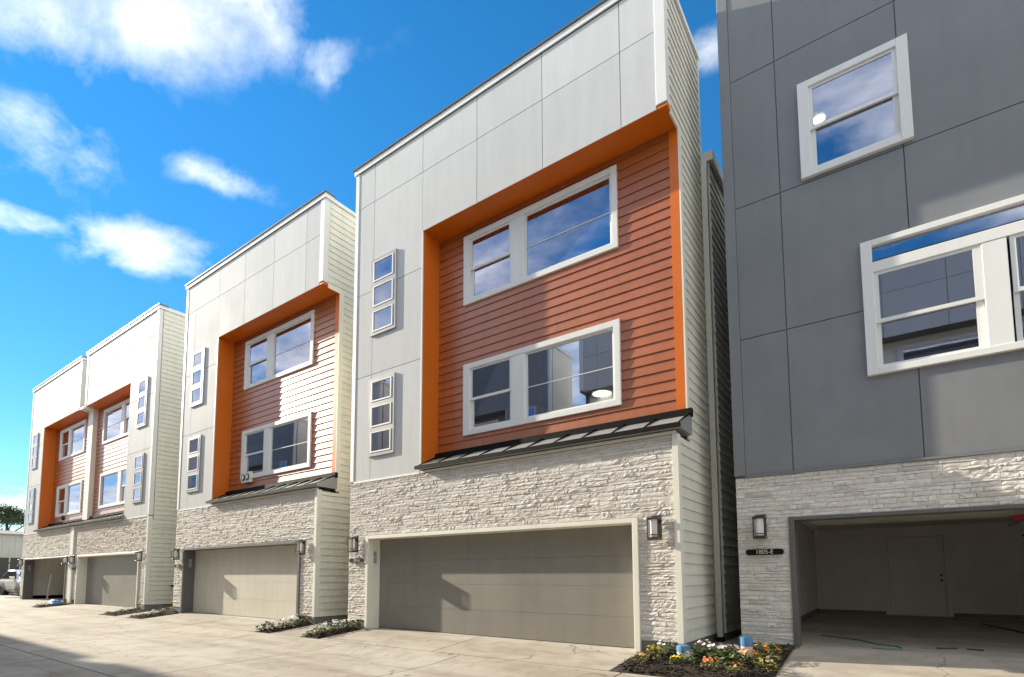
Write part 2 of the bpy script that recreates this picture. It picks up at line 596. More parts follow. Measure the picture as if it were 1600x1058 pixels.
def rects_minus(x0, x1, z0, z1, holes):
    """rectangles covering x0..x1, z0..z1 outside the holes"""
    hs = [h for h in holes if h[0] < x1 and h[1] > x0 and h[2] < z1 and h[3] > z0]
    xs = sorted({x0, x1, *[min(max(h[i], x0), x1) for h in hs for i in (0, 1)]})
    zs = sorted({z0, z1, *[min(max(h[i], z0), z1) for h in hs for i in (2, 3)]})
    out = []
    for za, zb in zip(zs, zs[1:]):
        run = None
        for xa, xb in zip(xs, xs[1:]):
            cx, cz = (xa + xb) / 2, (za + zb) / 2
            inside = any(h[0] < cx < h[1] and h[2] < cz < h[3] for h in hs)
            if inside:
                if run:
                    out.append(run)
                run = None
            else:
                run = (run[0], xb, za, zb) if run else (xa, xb, za, zb)
        if run:
            out.append(run)
    return out


def text_mesh(body, size, name, mat, parent, loc, rot):
    cu = bpy.data.curves.new(name, 'FONT')
    cu.body = body
    cu.size = size
    cu.align_x = 'CENTER'
    cu.align_y = 'CENTER'
    cu.extrude = 0.003
    t = bpy.data.objects.new(name + '_curve', cu)
    C.objects.link(t)
    bpy.context.view_layer.update()
    me = bpy.data.meshes.new_from_object(t.evaluated_get(bpy.context.evaluated_depsgraph_get()))
    bpy.data.objects.remove(t)
    bpy.data.curves.remove(cu)
    me.materials.clear()
    me.materials.append(MATS[mat])
    o = bpy.data.objects.new(name, me)
    C.objects.link(o)
    o.parent = parent
    o.location = loc
    o.rotation_euler = rot
    return o


# ------------------------------------------------------------------ ground
def gz(x, y):
    """height of the paving: drives fall from the garage slabs to the lane"""
    def lane(y):
        return -0.2 if y > -2 else -0.2 - 0.02 * min(8, -2 - y)
    if y <= -2:
        return lane(y)
    a = 0.0 if y >= 0.1 else -0.2 * (0.1 - y) / 2.1
    b = 0.115 if y >= 1.15 else 0.115 - 0.315 * (1.15 - y) / 3.15
    t = min(1, max(0, (x + 3.3) / 2.0))
    return a * (1 - t) + b * t


def sheet(name, xs, ys, dz, mat, parent=None, thick=None):
    mb = MB()
    n = len(ys)
    vs = [(x, y, gz(x, y) + dz) for x in xs for y in ys]
    fs = [(i * n + j, (i + 1) * n + j, (i + 1) * n + j + 1, i * n + j + 1) for i in range(len(xs) - 1) for j in range(n - 1)]
    if thick:
        o = len(vs)
        vs += [(x, y, z - thick) for x, y, z in vs]
        m_ = len(xs)
        ring = [(i, 0) for i in range(m_)] + [(m_ - 1, j) for j in range(1, n)] + [(i, n - 1) for i in range(m_ - 2, -1, -1)] + [(0, j) for j in range(n - 2, 0, -1)]
        idx = [i * n + j for i, j in ring]
        for a, b in zip(idx, idx[1:] + idx[:1]):
            fs.append((a, a + o, b + o, b))
    mb.add(vs, fs)
    return mb.build(name, mat, parent)


ground = sheet('ground', [-900, -120, -60, -42, -3.3, -2.8, -2.3, -1.8, -1.3, 12, 60, 900], [-900, -60, -10, -6, -2, -1.2, -0.5, 0.1, 0.5, 1.15, 6, 25, 900], -0.035, 'earth')
tag(ground, kind='structure')

pav = empty('pavement')
tag(pav, kind='structure')
GAP = 0.012


def slab(x0, x1, y0, y1, dz=0.0):
    xs = [x0 + GAP, x1 - GAP]
    ys = [y for y in (y0 + GAP, -2, 0.1, 1.15, y1 - GAP) if y0 + GAP <= y <= y1 - GAP]
    for xx in (-3.3, -2.8, -2.3, -1.8, -1.3):
        if x0 + 0.05 < xx < x1 - 0.05:
            xs.append(xx)
    return sheet('slab', sorted(xs), sorted(set(ys)), dz, 'concrete', pav, thick=0.03)


edge_x = [-56, -51.5, -47, -42.6, -38.5, -34.2, -30.2, -26.6, -23.3, -20.0, -16.3, -12.6, -9.3, -6.2, -3.2, -0.9, 2.2, 5.4, 9, 14]
for a, b in zip(edge_x, edge_x[1:]):
    slab(a, b, -5.3, -1.25)
    slab(a, b, -9.75, -5.3)
# drives in front of each garage, y from the bed fronts back to the doors
for a, b in ((-38.75, -35.1), (-35.1, -31.75), (-30.3, -27.0), (-27.0, -23.45), (-19.72, -16.3), (-16.3, -12.95), (-10.3, -6.9), (-6.9, -3.4)):
    slab(a, b, -1.25, 0.36)
slab(-1.30, 2.0, -1.25, 1.19)
slab(2.0, 5.5, -1.25, 1.19)
# walk strips between the planting beds
for a, b in ((-12.25, -11.0), (-21.9, -20.95)):
    slab(a, b, -1.25, 0.0)
slab(-56, -42.6, -1.25, 3.0)
slab(-42.6, -38.75, -1.25, 0.0)

# ------------------------------------------------------------------ townhouse kit
HW = 8.16
REC = 2.40          # left edge of the orange recess
DEP = 0.56          # recess depth
SOF = 9.25          # soffit height
TOP = 11.72
STONE = 3.56
WIN_U = (3.23, 7.01, 7.41, 9.06)
WIN_L = (3.23, 7.01, 4.37, 6.01)
SLIT_U = (0.68, 1.58, 7.16, 9.13)
SLIT_L = (0.68, 1.58, 4.13, 6.06)
GAR = (0.74, 7.39, 2.13)
DOORY = 0.33
DEPTH = 11.0


def window_unit(root, rect, y, mir, units, casing='white_trim', lw=0.2, rw=0.15, tw=0.12, bw=0.12, muntin=True):
    """one casing with several lights; units: list of (kind, x0, x1) glass extents inside the casing"""
    x0, x1, z0, z1 = rect
    mb = MB()
    cx0, cx1, cz0, cz1 = units[0][1] - 0.05, units[-1][2] + 0.05, z0 + bw, z1 - tw
    yf, yb = y - 0.055, y + 0.10
    mb.chbox(x0, cx0, yf, yb, z0, z1)
    mb.chbox(cx1, x1, yf, yb, z0, z1)
    mb.chbox(cx0, cx1, yf + 0.002, yb, cz1, z1 - 0.001)
    mb.chbox(cx0, cx1, yf + 0.002, yb, z0 + 0.001, cz0)
    for (k, a, b), (k2, c, d) in zip(units, units[1:]):
        mb.chbox(b + 0.05, c - 0.05, yf + 0.012, yb, cz0, cz1)
    w = mb.build('window', casing, root, mir)
    for k, a, b in units:
        if k == 'hung':
            zm = (cz0 + cz1) / 2
            up_ = MB()
            lo = MB()
            for m_, za, zb, yy in ((up_, zm - 0.03, cz1, y - 0.018), (lo, cz0, zm + 0.02, y + 0.022)):
                s = 0.05 if m_ is up_ else 0.07
                m_.box(a - 0.05, a + s - 0.045, yy, yy + 0.035, za, zb)
                m_.box(b - s + 0.045, b + 0.05, yy, yy + 0.035, za, zb)
                m_.box(a + s - 0.045, b - s + 0.045, yy + 0.001, yy + 0.034, zb - 0.04, zb)
                m_.box(a + s - 0.045, b - s + 0.045, yy + 0.001, yy + 0.034, za, za + 0.055)
                m_.build('sash', casing, w, mir)
                MB().box(a + s - 0.05, b - s + 0.05, yy + 0.014, yy + 0.020, za + 0.05, zb - 0.035).build('pane', 'window_glass', w, mir)
        else:
            s = MB()
            yy = y + 0.0
            s.box(a - 0.05, a, yy, yy + 0.04, cz0, cz1).box(b, b + 0.05, yy, yy + 0.04, cz0, cz1)
            s.box(a, b, yy + 0.001, yy + 0.039, cz0, cz0 + 0.04).box(a, b, yy + 0.001, yy + 0.039, cz1 - 0.04, cz1)
            s.build('sash', casing, w, mir)
            MB().box(a - 0.003, b + 0.003, yy + 0.016, yy + 0.022, cz0 + 0.037, cz1 - 0.037).build('pane', 'window_glass', w, mir)
            if muntin:
                zm = cz0 + (cz1 - cz0) * 0.47
                MB().box(a, b, yy + 0.003, yy + 0.015, zm - 0.007, zm + 0.007).build('muntin', casing, w, mir)
    return w


def slit_unit(root, rect, y, mir):
    x0, x1, z0, z1 = rect
    fr = MB()
    gx0, gx1 = x0 + 0.09, x1 - 0.09
    n = 3
    h = (z1 - z0 - 0.08 * 2 - 0.12 * (n - 1)) / n
    zs = [(z0 + 0.08 + i * (h + 0.12), z0 + 0.08 + i * (h + 0.12) + h) for i in range(n)]
    holes = [(gx0, gx1, a, b) for a, b in zs]
    for r in rects_minus(x0, x1, z0, z1, holes):
        fr.box(r[0], r[1], y - 0.055, y + 0.02, r[2], r[3])
    w = fr.build('window', 'pale_grey_trim', root, mir)
    w['label'] = 'narrow window of three stacked awning lights in a grey frame'
    for a, b in zs:
        s = MB()
        t = 0.036
        s.box(gx0 + 0.004, gx0 + t, y - 0.066, y - 0.01, a + 0.004, b - 0.004).box(gx1 - t, gx1 - 0.004, y - 0.066, y - 0.01, a + 0.004, b - 0.004)
        s.box(gx0 + t, gx1 - t, y - 0.065, y - 0.01, a + 0.004, a + t).box(gx0 + t, gx1 - t, y - 0.065, y - 0.01, b - t * 0.6, b - 0.004)
        s.build('sash', 'white_trim', w, mir)
        MB().box(gx0 + t - 0.003, gx1 - t + 0.003, y - 0.045, y - 0.039, a + t - 0.003, b - t * 0.6 + 0.003).build('pane', 'window_glass', w, mir)
    return w


def lap(mb, a, b, z0, z1, base, axis='x', d0=0.030, d1=0.010, sgn=-1):
    """one lap board: a wedge, thick at its bottom edge. axis x: front faces -y at y=base; axis y: faces +x at x=base"""
    if axis == 'x':
        p = [(base, z0), (base + sgn * d0, z0), (base + sgn * d1, z1), (base, z1)]
        mb.prism(p, 'x', a, b)
    else:
        p = [(base, z0), (base + d0, z0), (base + d1, z1), (base, z1)]
        mb.prism(p, 'y', a, b)
    return mb


def boards(root, mat, specs, mir, separate, name='board'):
    """specs: list of lists of (a,b,z0,z1,base,axis); one list = one board"""
    r2 = random.Random(len(specs))
    cut = []
    for s in specs:                       # butt joints in the long boards
        t = []
        for q in s:
            if q[1] - q[0] > 3.0:
                x = q[0] + (q[1] - q[0]) * r2.uniform(0.22, 0.78)
                t += [(q[0], x - 0.002) + q[2:], (x + 0.002, q[1]) + q[2:]]
            else:
                t.append(q)
        cut.append(t)
    specs = cut
    if separate:
        for s in specs:
            for q in s:
                lap(MB(), *q).build(name, mat, root, mir)
    else:
        mb = MB()
        for s in specs:
            for q in s:
                lap(mb, *q)
        o = mb.build('siding', mat, root, mir)
        o['kind'] = 'stuff'


# stone templates: unit stones, x 0..1, y 0 (back) .. -1 (front), z 0..1
TEMPL = []
for k in range(16):
    r2 = random.Random(100 + k)
    nx, nz = 5, 3
    grid = []
    tilt = r2.uniform(-0.25, 0.25)
    for j in range(nz):
        for i in range(nx):
            ex = i in (0, nx - 1)
            ez = j in (0, nz - 1)
            x = i / (nx - 1) + (0 if ex else r2.uniform(-0.07, 0.07))
            z = j / (nz - 1) + (r2.uniform(-0.10, 0.10) if not ez else (r2.uniform(0.0, 0.10) if j == 0 else r2.uniform(-0.10, 0.0)))
            y = -(0.62 + r2.uniform(-0.22, 0.38) + tilt * (j - 1)) * (0.72 if (ex or ez) else 1.0)
            grid.append((x, y, z))
    back = [(0, 0, 0), (1, 0, 0), (1, 0, 1), (0, 0, 1)]
    vs = grid + back
    fs = []
    for j in range(nz - 1):
        for i in range(nx - 1):
            a = j * nx + i
            fs.append((a, a + 1, a + nx + 1, a + nx))
    o = nx * nz
    fs.append(tuple([o, o + 1] + [i for i in range(nx - 1, -1, -1)]))
    fs.append(tuple([o + 2, o + 3] + [(nz - 1) * nx + i for i in range(nx)]))
    fs.append(tuple([o + 3, o] + [j * nx for j in range(nz)]))
    fs.append(tuple([o + 1, o + 2] + [j * nx + nx - 1 for j in range(nz - 1, -1, -1)]))
    me = bpy.data.meshes.new('stone')
    me.from_pydata(vs, [], fs)
    me.materials.append(MATS['ledge_stone'])
    me.update()
    TEMPL.append((vs, fs, me))


def lay_stones(parent, wid, z0, z1, hole, y, seed, separate, offset=0.0, mir=None):
    """ledge stone courses round a garage opening hole=(x0,x1,top)"""
    r2 = random.Random(seed)
    stones = []
    z = z0
    hx0, hx1, ht = hole
    while z < z1 - 0.01:
        h = r2.choice((0.036, 0.045, 0.055, 0.065, 0.08))
        if z < ht and z + h > ht - 0.03:
            h = ht - z
        if z + h > z1 - 0.03:
            h = z1 - z
        spans = [(0, hx0), (hx1, wid)] if z + h <= ht + 1e-4 else [(0, wid)]
        for a, b in spans:
            x = a
            while x < b - 0.005:
                l = r2.choice((0.10, 0.14, 0.18, 0.24, 0.30, 0.40))
                if x + l > b - 0.10:
                    l = b - x
                d = r2.choice((0.012, 0.015, 0.018, 0.022, 0.030))
                stones.append((x, z, l, h, d, r2.randrange(len(TEMPL))))
                x += l
        z += h
    g = 0.003
    keep = set()
    if separate:
        order = sorted(range(len(stones)), key=lambda i: -stones[i][2] * stones[i][3] / (1.0 + 0.02 * abs(stones[i][0] + offset) ** 1.5))
        keep = set(order[:separate])
    mb = MB()
    for i, (x, z, l, h, d, t) in enumerate(stones):
        vs, fs, me = TEMPL[t]
        if i in keep:
            o = bpy.data.objects.new('stone', me)
            C.objects.link(o)
            o.parent = parent
            o.location = (x + g, y, z + g)
            o.scale = (l - 2 * g, d, h - 2 * g)
        else:
            mb.add([(x + g + p[0] * (l - 2 * g), y + p[1] * d, z + g + p[2] * (h - 2 * g)) for p in vs], fs)
    if mb.v:
        o = mb.build('ledge_stones', 'ledge_stone', parent, mir)
        o['kind'] = 'stuff'


def garage_door(root, x0, x1, z1, y, mat, mir):
    d = empty('garage_door', parent=root)
    n = 4
    h = z1 / n
    for i in range(n):
        mb = MB()
        mb.box(x0, x1, y, y + 0.045, i * h + (0.0015 if i else 0.012), (i + 1) * h - 0.0015)
        mb.build('door_section', mat, d, mir)
    MB().box(x0, x1, y - 0.004, y + 0.05, 0.0, 0.012).build('rubber_seal', 'rubber', d, mir)
    return d


def townhouse(label, xl, y0, zb=0.0, rz=0, mir=False, detail=2, door='door_grey', jamb='cream_trim', end=HW, stones=0, seed=1, group=None, siding='orange_board', panel='white_panel', recess='orange_smooth', smallroof=True, coping='white_trim', frontstone=True, left_detail=0):
    root = empty('townhouse', (xl, y0, zb), rz)
    tag(root, label, 'house', group)
    mw = HW if mir else None
    X = (lambda x: HW - x) if mir else (lambda x: x)
    slits = [SLIT_U, SLIT_L]
    sh = [(s[0] + 0.10, s[1] - 0.10, s[2] + 0.06, s[3] - 0.06) for s in slits]
    wins = [WIN_U, WIN_L]
    wh = [(w_[0] + 0.17, w_[1] - 0.12, w_[2] + 0.10, w_[3] - 0.10) for w_ in wins]
    # --- shell
    mb = MB()
    for r in rects_minus(0, REC, STONE, TOP, sh):
        mb.box(r[0], r[1], 0.01, 0.2, r[2], r[3])
    mb.box(REC, end, 0.01, 0.2, SOF + 0.06, TOP)
    for r in rects_minus(REC + 0.05, HW - 0.001, STONE - 0.1, SOF + 0.05, wh):
        mb.box(r[0], r[1], DEP, DEP + 0.12, r[2], r[3])
    for r in rects_minus(0, HW, 0.0, STONE - 0.02, [(GAR[0] - 0.02, GAR[1] + 0.02, -1, GAR[2] + 0.02)]):
        mb.box(r[0], r[1], 0.02, DOORY + 0.06, r[2], r[3])
    shell = mb.build('wall', 'backing', root, mw)
    side = MB()
    side.box(0.001, 0.15, 0.2, DEPTH, 0.0, STONE - 0.02).box(0.001, 0.15, 0.2, 2.0, STONE - 0.02, TOP).box(0.001, 0.15, 2.0, DEPTH, STONE - 0.02, 9.5)
    # open side of the recess: wall starts at the recess plane
    side.box(HW - 0.15, HW - 0.002, DOORY + 0.06, DEPTH, 0.0, STONE - 0.1).box(HW - 0.15, HW - 0.002, DEP + 0.12, 2.0, STONE - 0.1, SOF + 0.06).box(HW - 0.15, HW - 0.002, 0.2, 2.0, SOF + 0.06, TOP)
    side.box(HW - 0.15, HW + 0.16, 2.0, DEPTH, 0.0, 9.5)
    side.box(0.15, HW - 0.15, DEPTH - 0.2, DEPTH, 0, 9.5)
    side.box(0.15, HW - 0.15, 1.85, 1.999, 9.5, TOP)
    side.build('side_wall', 'cream_board', root, mw)
    roof = MB().box(0.15, HW - 0.15, 0.2, 1.85, TOP - 0.5, TOP - 0.4).box(0.0, HW + 0.2, 2.0, DEPTH + 0.05, 9.5, 9.6)
    roof.box(HW + 0.2, HW + 0.26, 1.93, DEPTH + 0.05, 9.44, 9.64)
    roof.box(HW + 0.03, HW + 0.2, 1.93, 2.0, 9.44, 9.64)
    roof.build('roof', 'cream_trim', root, mw)
    # --- inside
    ins = MB()
    ins.box(0.15, HW - 0.15, DEP + 0.13, 5.5, 3.40, 3.55).box(0.15, HW - 0.15, 5.5, 5.6, 3.40, 9.5).box(0.15, HW - 0.15, DEP + 0.13, 5.5, 6.45, 6.75).box(0.15, HW - 0.15, DEP + 0.13, 5.5, 9.35, 9.45)
    ins.box(0.15, 0.18, DEP + 0.13, 5.5, 3.55, 9.35).box(HW - 0.18, HW - 0.15, DEP + 0.13, 5.5, 3.55, 9.35)
    ins.box(REC - 0.1, REC, 0.7, 5.5, 3.55, 9.35)
    ins.build('room_walls', 'interior', root, mw)
    # --- foundation
    fo = MB()
    fo.box(0.02, GAR[0] - 0.1, 0.0, 0.3, -0.4, 0.185).box(GAR[1] + 0.12, HW - 0.01, 0.0, 0.3, -0.4, 0.185)
    fo.box(HW - 0.3, HW - 0.0005, 0.3, 2.0, -0.4, 0.185).box(HW - 0.2, HW + 0.17, 2.0, DEPTH, -0.4, 0.185).box(-0.001, 0.3, 0.3, DEPTH, -0.4, 0.185)
    fo.build_each('foundation', 'foundation', root, mw)
    # --- panels
    j = 0.007
    pn = []
    vx = [0.12, 0.72, REC, 4.03, 5.69, 7.34, end - 0.17]
    for a, b in zip(vx, vx[1:]):
        if b <= a:
            continue
        pn.append((a, b, 10.72, TOP))
        pn.append((a, b, SOF if a >= REC - 0.01 else 8.37, 10.72))
    for z0_, z1_ in ((6.2, 8.37), (STONE + 0.02, 6.2)):
        pn.append((0.12, 0.72, z0_, z1_))
        pn.append((0.72, REC, z0_, z1_))
    for a, b, c, d in pn:
        mb = MB()
        for r in rects_minus(a + j, b - (j if abs(b - REC) > 0.01 or c > 9 else 0), c + j, d - j, sh):
            mb.box(r[0], r[1], -0.014, 0.009, r[2], r[3])
        mb.build('panel', panel, root, mw)
    tr = MB()
    tr.chbox(-0.012, 0.12, -0.030, 0.12, STONE + 0.02, TOP - 0.004)
    tr.chbox(end - 0.17, end + 0.015, -0.030, 0.14, SOF + 0.07, TOP - 0.004)
    tr.box(0.12, REC, -0.028, 0.009, STONE - 0.03, STONE + 0.02)
    tr.box(REC, REC + 0.03, -0.018, 0.012, STONE + 0.05, SOF + 0.02)
    tr.build_each('corner_trim', 'white_trim', root, mw)
    # --- orange recess lining
    so = MB()
    so.box(REC + 0.0305, end + 0.012, -0.010, DEP - 0.0, SOF, SOF + 0.05)
    so.build('soffit', recess, root, mw)
    MB().box(REC + 0.002, REC + 0.045, 0.013, DEP, STONE, SOF - 0.001).build('recess_return', recess, root, mw)
    MB().box(HW - 0.15, HW + 0.01, DEP - 0.035, DEP - 0.001, STONE + 0.2, SOF - 0.002).build('corner_board', recess, root, mw)
    sp = []
    z = 3.72
    while z < SOF - 0.02:
        z1_ = min(z + 0.186, SOF)
        hit = [h for h in wh if h[2] < z1_ and h[3] > z]
        xa_, xb_ = REC + 0.05, HW - 0.15
        if hit:
            h = hit[0]
            s = [(xa_, h[0], z, z1_, DEP - 0.001, 'x'), (h[1], xb_, z, z1_, DEP - 0.001, 'x')]
            if h[2] > z:
                s.append((h[0], h[1], z, h[2], DEP - 0.001, 'x'))
            if h[3] < z1_:
                s.append((h[0], h[1], h[3], z1_, DEP - 0.001, 'x'))
        else:
            s = [(xa_, xb_, z, z1_, DEP - 0.001, 'x')]
        # clipped pieces keep the full wedge shape of the course
        if s:
            sp.append(s)
        z += 0.186
    boards(shell, siding, sp, mw, detail >= 2)
    for wr in wins:
        window_unit(root, wr, DEP - 0.012, mw, [('hung', 3.46, 4.50), ('fixed', 4.94, 6.84)])
    for s in slits:
        slit_unit(root, s, -0.005, mw)
    # --- coping
    cp = MB()
    cp.box(-0.06, end + 0.06, -0.055, 0.25, TOP, TOP + 0.13)
    cp.box(end - 0.25, end + 0.06, 0.25, 2.03, TOP + 0.0, TOP + 0.10)
    cp.box(-0.06, 0.2, 0.25, 2.03, TOP + 0.0, TOP + 0.13)
    cp.build_each('parapet_fascia', coping, root, mw)
    MB().box(-0.09, end + 0.08, -0.085, 0.27, TOP + 0.131, TOP + 0.17).build('coping', 'coping_metal', root, mw)
    MB().box(-0.02, end + 0.03, -0.03, 0.009, TOP - 0.004, TOP - 0.0005).build('shadow_line', 'dark_metal', root, mw)  # thin dark strip standing in for the shadow line under the fascia
    # --- small metal roof over the stone
    if smallroof:
        aw = MB()
        xa, xb = REC + 0.0 - 0.02, HW + 0.10
        pr = [(-0.14, STONE + 0.05), (-0.14, STONE + 0.12), (DEP - 0.03, STONE + 0.42), (DEP - 0.03, STONE + 0.05)]
        aw.prism(pr, 'x', xa + 0.03, xb)
        a_ = aw.build('canopy_roof', 'silver_metal', root, mw)
        a_['label'] = 'small standing seam metal roof under the recess'
        fix_normals(a_)
        MB().box(xa, xb + 0.02, -0.165, -0.141, STONE + 0.045, STONE + 0.125).build('canopy_fascia', 'dark_metal', a_, mw)
        fl = MB().box(xa + 0.05, xb + 0.03, DEP - 0.13, DEP - 0.036, STONE + 0.36, STONE + 0.50)
        fl.build('flashing', 'dark_metal', a_, mw)
        n = 11
        for k in range(n):
            x = xa + 0.06 + (xb - xa - 0.08) * k / (n - 1)
            q = [(-0.14, STONE + 0.121), (-0.14, STONE + 0.127), (DEP - 0.10, STONE + 0.44), (DEP - 0.10, STONE + 0.392)]
            fix_normals(MB().prism(q, 'x', x - 0.013, x + 0.013).build('seam', 'dark_metal', a_, mw))
        MB().box(REC + 0.03, HW - 0.003, -0.03, 0.02, STONE - 0.02, STONE + 0.029).build('ledger_trim', 'cream_trim', root, mw)
    # --- stone front
    sw = MB()
    for r in rects_minus(0.0, HW - 0.06, 0.19, STONE - 0.03, [(GAR[0] - 0.1, GAR[1] + 0.11, -1, GAR[2] + 0.09)]):
        sw.box(r[0], r[1], -0.004, 0.019, r[2], r[3])
    stw = sw.build('stone_wall', 'ledge_stone', root, mw)
    if frontstone:
        lay_stones(stw, HW - 0.06, 0.19, STONE - 0.03, (GAR[0] - 0.09, GAR[1] + 0.10, GAR[2] + 0.09), -0.004, seed, stones, offset=xl, mir=mw)
    # garage opening trim and reveals
    gt = MB()
    gt.chbox(GAR[0] - 0.085, GAR[0], -0.05, DOORY, 0.0, GAR[2] + 0.08)
    gt.chbox(GAR[1], GAR[1] + 0.10, -0.05, DOORY, 0.0, GAR[2] + 0.08)
    gt.chbox(GAR[0], GAR[1], -0.048, DOORY, GAR[2], GAR[2] + 0.079)
    gt.build_each('garage_trim', jamb, root, mw)
    if door:
        garage_door(root, GAR[0], GAR[1], GAR[2], DOORY, door, mw)
        MB().box(GAR[0] - 0.03, GAR[1] + 0.03, DOORY + 0.05, DOORY + 0.10, 0, GAR[2] + 0.05).build('door_backing', 'interior_dark', root, mw)
    kp = MB()
    kp.box(GAR[0] + 0.0, GAR[0] + 0.022, 0.12, 0.21, 1.72, 1.84).box(GAR[0] + 0.0, GAR[0] + 0.028, 0.125, 0.205, 1.55, 1.70)
    if detail >= 1:
        kp.build('keypad', 'plastic_grey', root, mw)
    return root, shell, stw


def right_side(root, xw, detail, start_low=0.0, start_mid=DEP, rear=True, mirrored=False):
    """lap siding on the wall that faces +x, with corner boards, downspout"""
    wall = [c for c in root.children if c.name.startswith('side_wall')][0]
    specs = []
    z = 0.185
    while z < TOP - 0.02:
        z1_ = min(z + 0.18, TOP)
        zm = (z + z1_) / 2
        ys = 0.10 if zm < STONE - 0.05 else (DEP + 0.10 if (zm < SOF and not mirrored) else 0.14)
        specs.append([(ys, 1.93, z, z1_, xw, 'y')])
        z += 0.18
    boards(wall, 'cream_board', specs, None, detail >= 2)
    if rear:
        specs = []
        z = 0.185
        while z < 9.42:
            specs.append([(2.0, DEPTH, z, min(z + 0.18, 9.44), xw + 0.16, 'y')])
            z += 0.18
        boards(wall, 'cream_board', specs, None, detail >= 2)
    tr = MB()
    tr.box(xw - 0.06, xw + 0.034, -0.045, 0.10, 0.185, STONE - 0.02)
    if not mirrored:
        tr.box(xw + 0.011, xw + 0.036, DEP - 0.035, DEP + 0.10, STONE + 0.0, SOF)
        tr.box(xw - 0.001, xw + 0.040, 0.0, DEP + 0.10, STONE - 0.15, STONE - 0.06)
    else:
        tr.box(xw - 0.001, xw + 0.040, 0.0, 1.93, STONE - 0.42, STONE - 0.34)
    tr.box(xw + 0.001, xw + 0.036, 1.93, 2.0, 0.185, TOP)
    tr.build_each('corner_trim', 'cream_trim', root)
    if rear:
        ds = MB()
        ds.box(xw + 0.05, xw + 0.15, 1.86, 1.95, 0.12, 9.25)
        ds.prism([(1.86, 9.25), (1.95, 9.25), (2.02, 9.5), (1.93, 9.5)], 'x', xw + 0.05, xw + 0.15)
        fix_normals(ds.build('downspout', 'cream_trim', root))
        MB().box(xw + 0.035, xw + 0.165, 1.84, 1.97, 0.02, 0.12).build('downspout_boot', 'dark_metal', root)


def wall_lamp(label, x, y, z, lit=False):
    t = empty('wall_lamp', (x, y, z))
    tag(t, label, 'lamp', 'wall lamps beside the garages')
    a = MB().chbox(-0.085, 0.085, -0.03, 0.0, -0.20, 0.20)
    a.build('back_plate', 'bronze', t)
    c = MB()
    for zz in (-0.20, 0.127):
        c.chbox(-0.095, 0.095, -0.20, -0.03, zz, zz + 0.035)
    c.build_each('cap', 'bronze', t)
    f = MB()
    for xx in (-0.092, 0.074):
        f.box(xx, xx + 0.018, -0.197, -0.179, -0.165, 0.127)
    f.build_each('side_bar', 'bronze', t)
    g = MB().cyl((0, -0.115, -0.150), 0.062, 0.30, 20)
    g.build('shade', 'lamp_glass', t, smooth=False)
    MB().cyl((0, -0.115, -0.127), 0.07, 0.014, 20).cyl((0, -0.115, 0.151), 0.07, 0.013, 20).build_each('shade_ring', 'bronze', t)
    return t


def plaque(label, body, x, y, z, w=0.56, h=0.095, ts=0.095):
    t = empty('number_plaque', (x, y, z))
    tag(t, label, 'sign')
    n = 10
    pts = []
    r = h / 2
    for s in (1, -1):
        for k in range(n + 1):
            a = -math.pi / 2 + math.pi * k / n
            pts.append((s * (w / 2 - r + r * math.cos(a)), s * r * math.sin(a)))
    fix_normals(MB().prism(pts, 'y', -0.018, 0.0).build('plate', 'dark_metal', t))
    if body:
        text_mesh(body, ts, 'lettering', 'gold_paint', t, (0, -0.0205, 0), (R(90), 0, 0))
    return t


# ------------------------------------------------------------------ the row of houses
h3, sh3, st3 = townhouse('white and orange townhouse with closed grey garage door beside the dark grey house', -10.88, 0, stones=300, seed=3)
right_side(h3, HW, 2)
h2, sh2, st2 = townhouse('white and orange townhouse with a closed cream garage door', -20.40, 0, door='door_cream', jamb='grey_trim', stones=0, seed=5)
right_side(h2, HW, 2)
ha, sha, sta = townhouse('leftmost white and orange townhouse with its garage standing open', -39.20, 0, door=None, jamb='grey_trim', end=7.90, detail=1, seed=8)
right_side(ha, HW - 0.25, 1, rear=False)
hb, shb, stb = townhouse('white townhouse joined to the right of the leftmost one, grey garage door', -30.91, 0, mir=True, detail=1, end=7.80, seed=9)
right_side(hb, HW, 1, mirrored=True)

# party wall between the leftmost pair
pw = empty('party_wall', (-30.98, 0, 0))
tag(pw, 'narrow cream party wall between the two leftmost townhouses', 'wall')
MB().box(-0.26, 0.36, 0.34, 3.0, STONE, 11.45).build('upper_wall', 'cream_trim', pw)
MB().box(-0.16, 0.16, -0.07, 0.3, -0.1, STONE + 0.02).build('lower_strip', 'cream_trim', pw)
MB().box(-0.28, 0.30, -0.02, 0.34, SOF - 0.03, SOF + 0.06).build('soffit_strip', 'cream_trim', pw)


def garage_inside(root, x0, x1, y0, y1, z1, zf=0.0):
    """lined garage behind an open door; local coordinates of the house"""
    g = MB()
    g.box(x0 - 0.1, x0, y0, y1, zf, z1).box(x1, x1 + 0.1, y0, y1, zf, z1).box(x0 - 0.1, x1 + 0.1, y1, y1 + 0.1, zf, z1).box(x0 - 0.1, x1 + 0.1, y0, y1 + 0.1, z1, z1 + 0.1)
    g.build('garage_lining', 'plaster', root)
    MB().box(x0 - 0.1, x1 + 0.1, 0.345, y1, zf - 0.04, zf + 0.006).build('garage_floor', 'garage_floor', root)


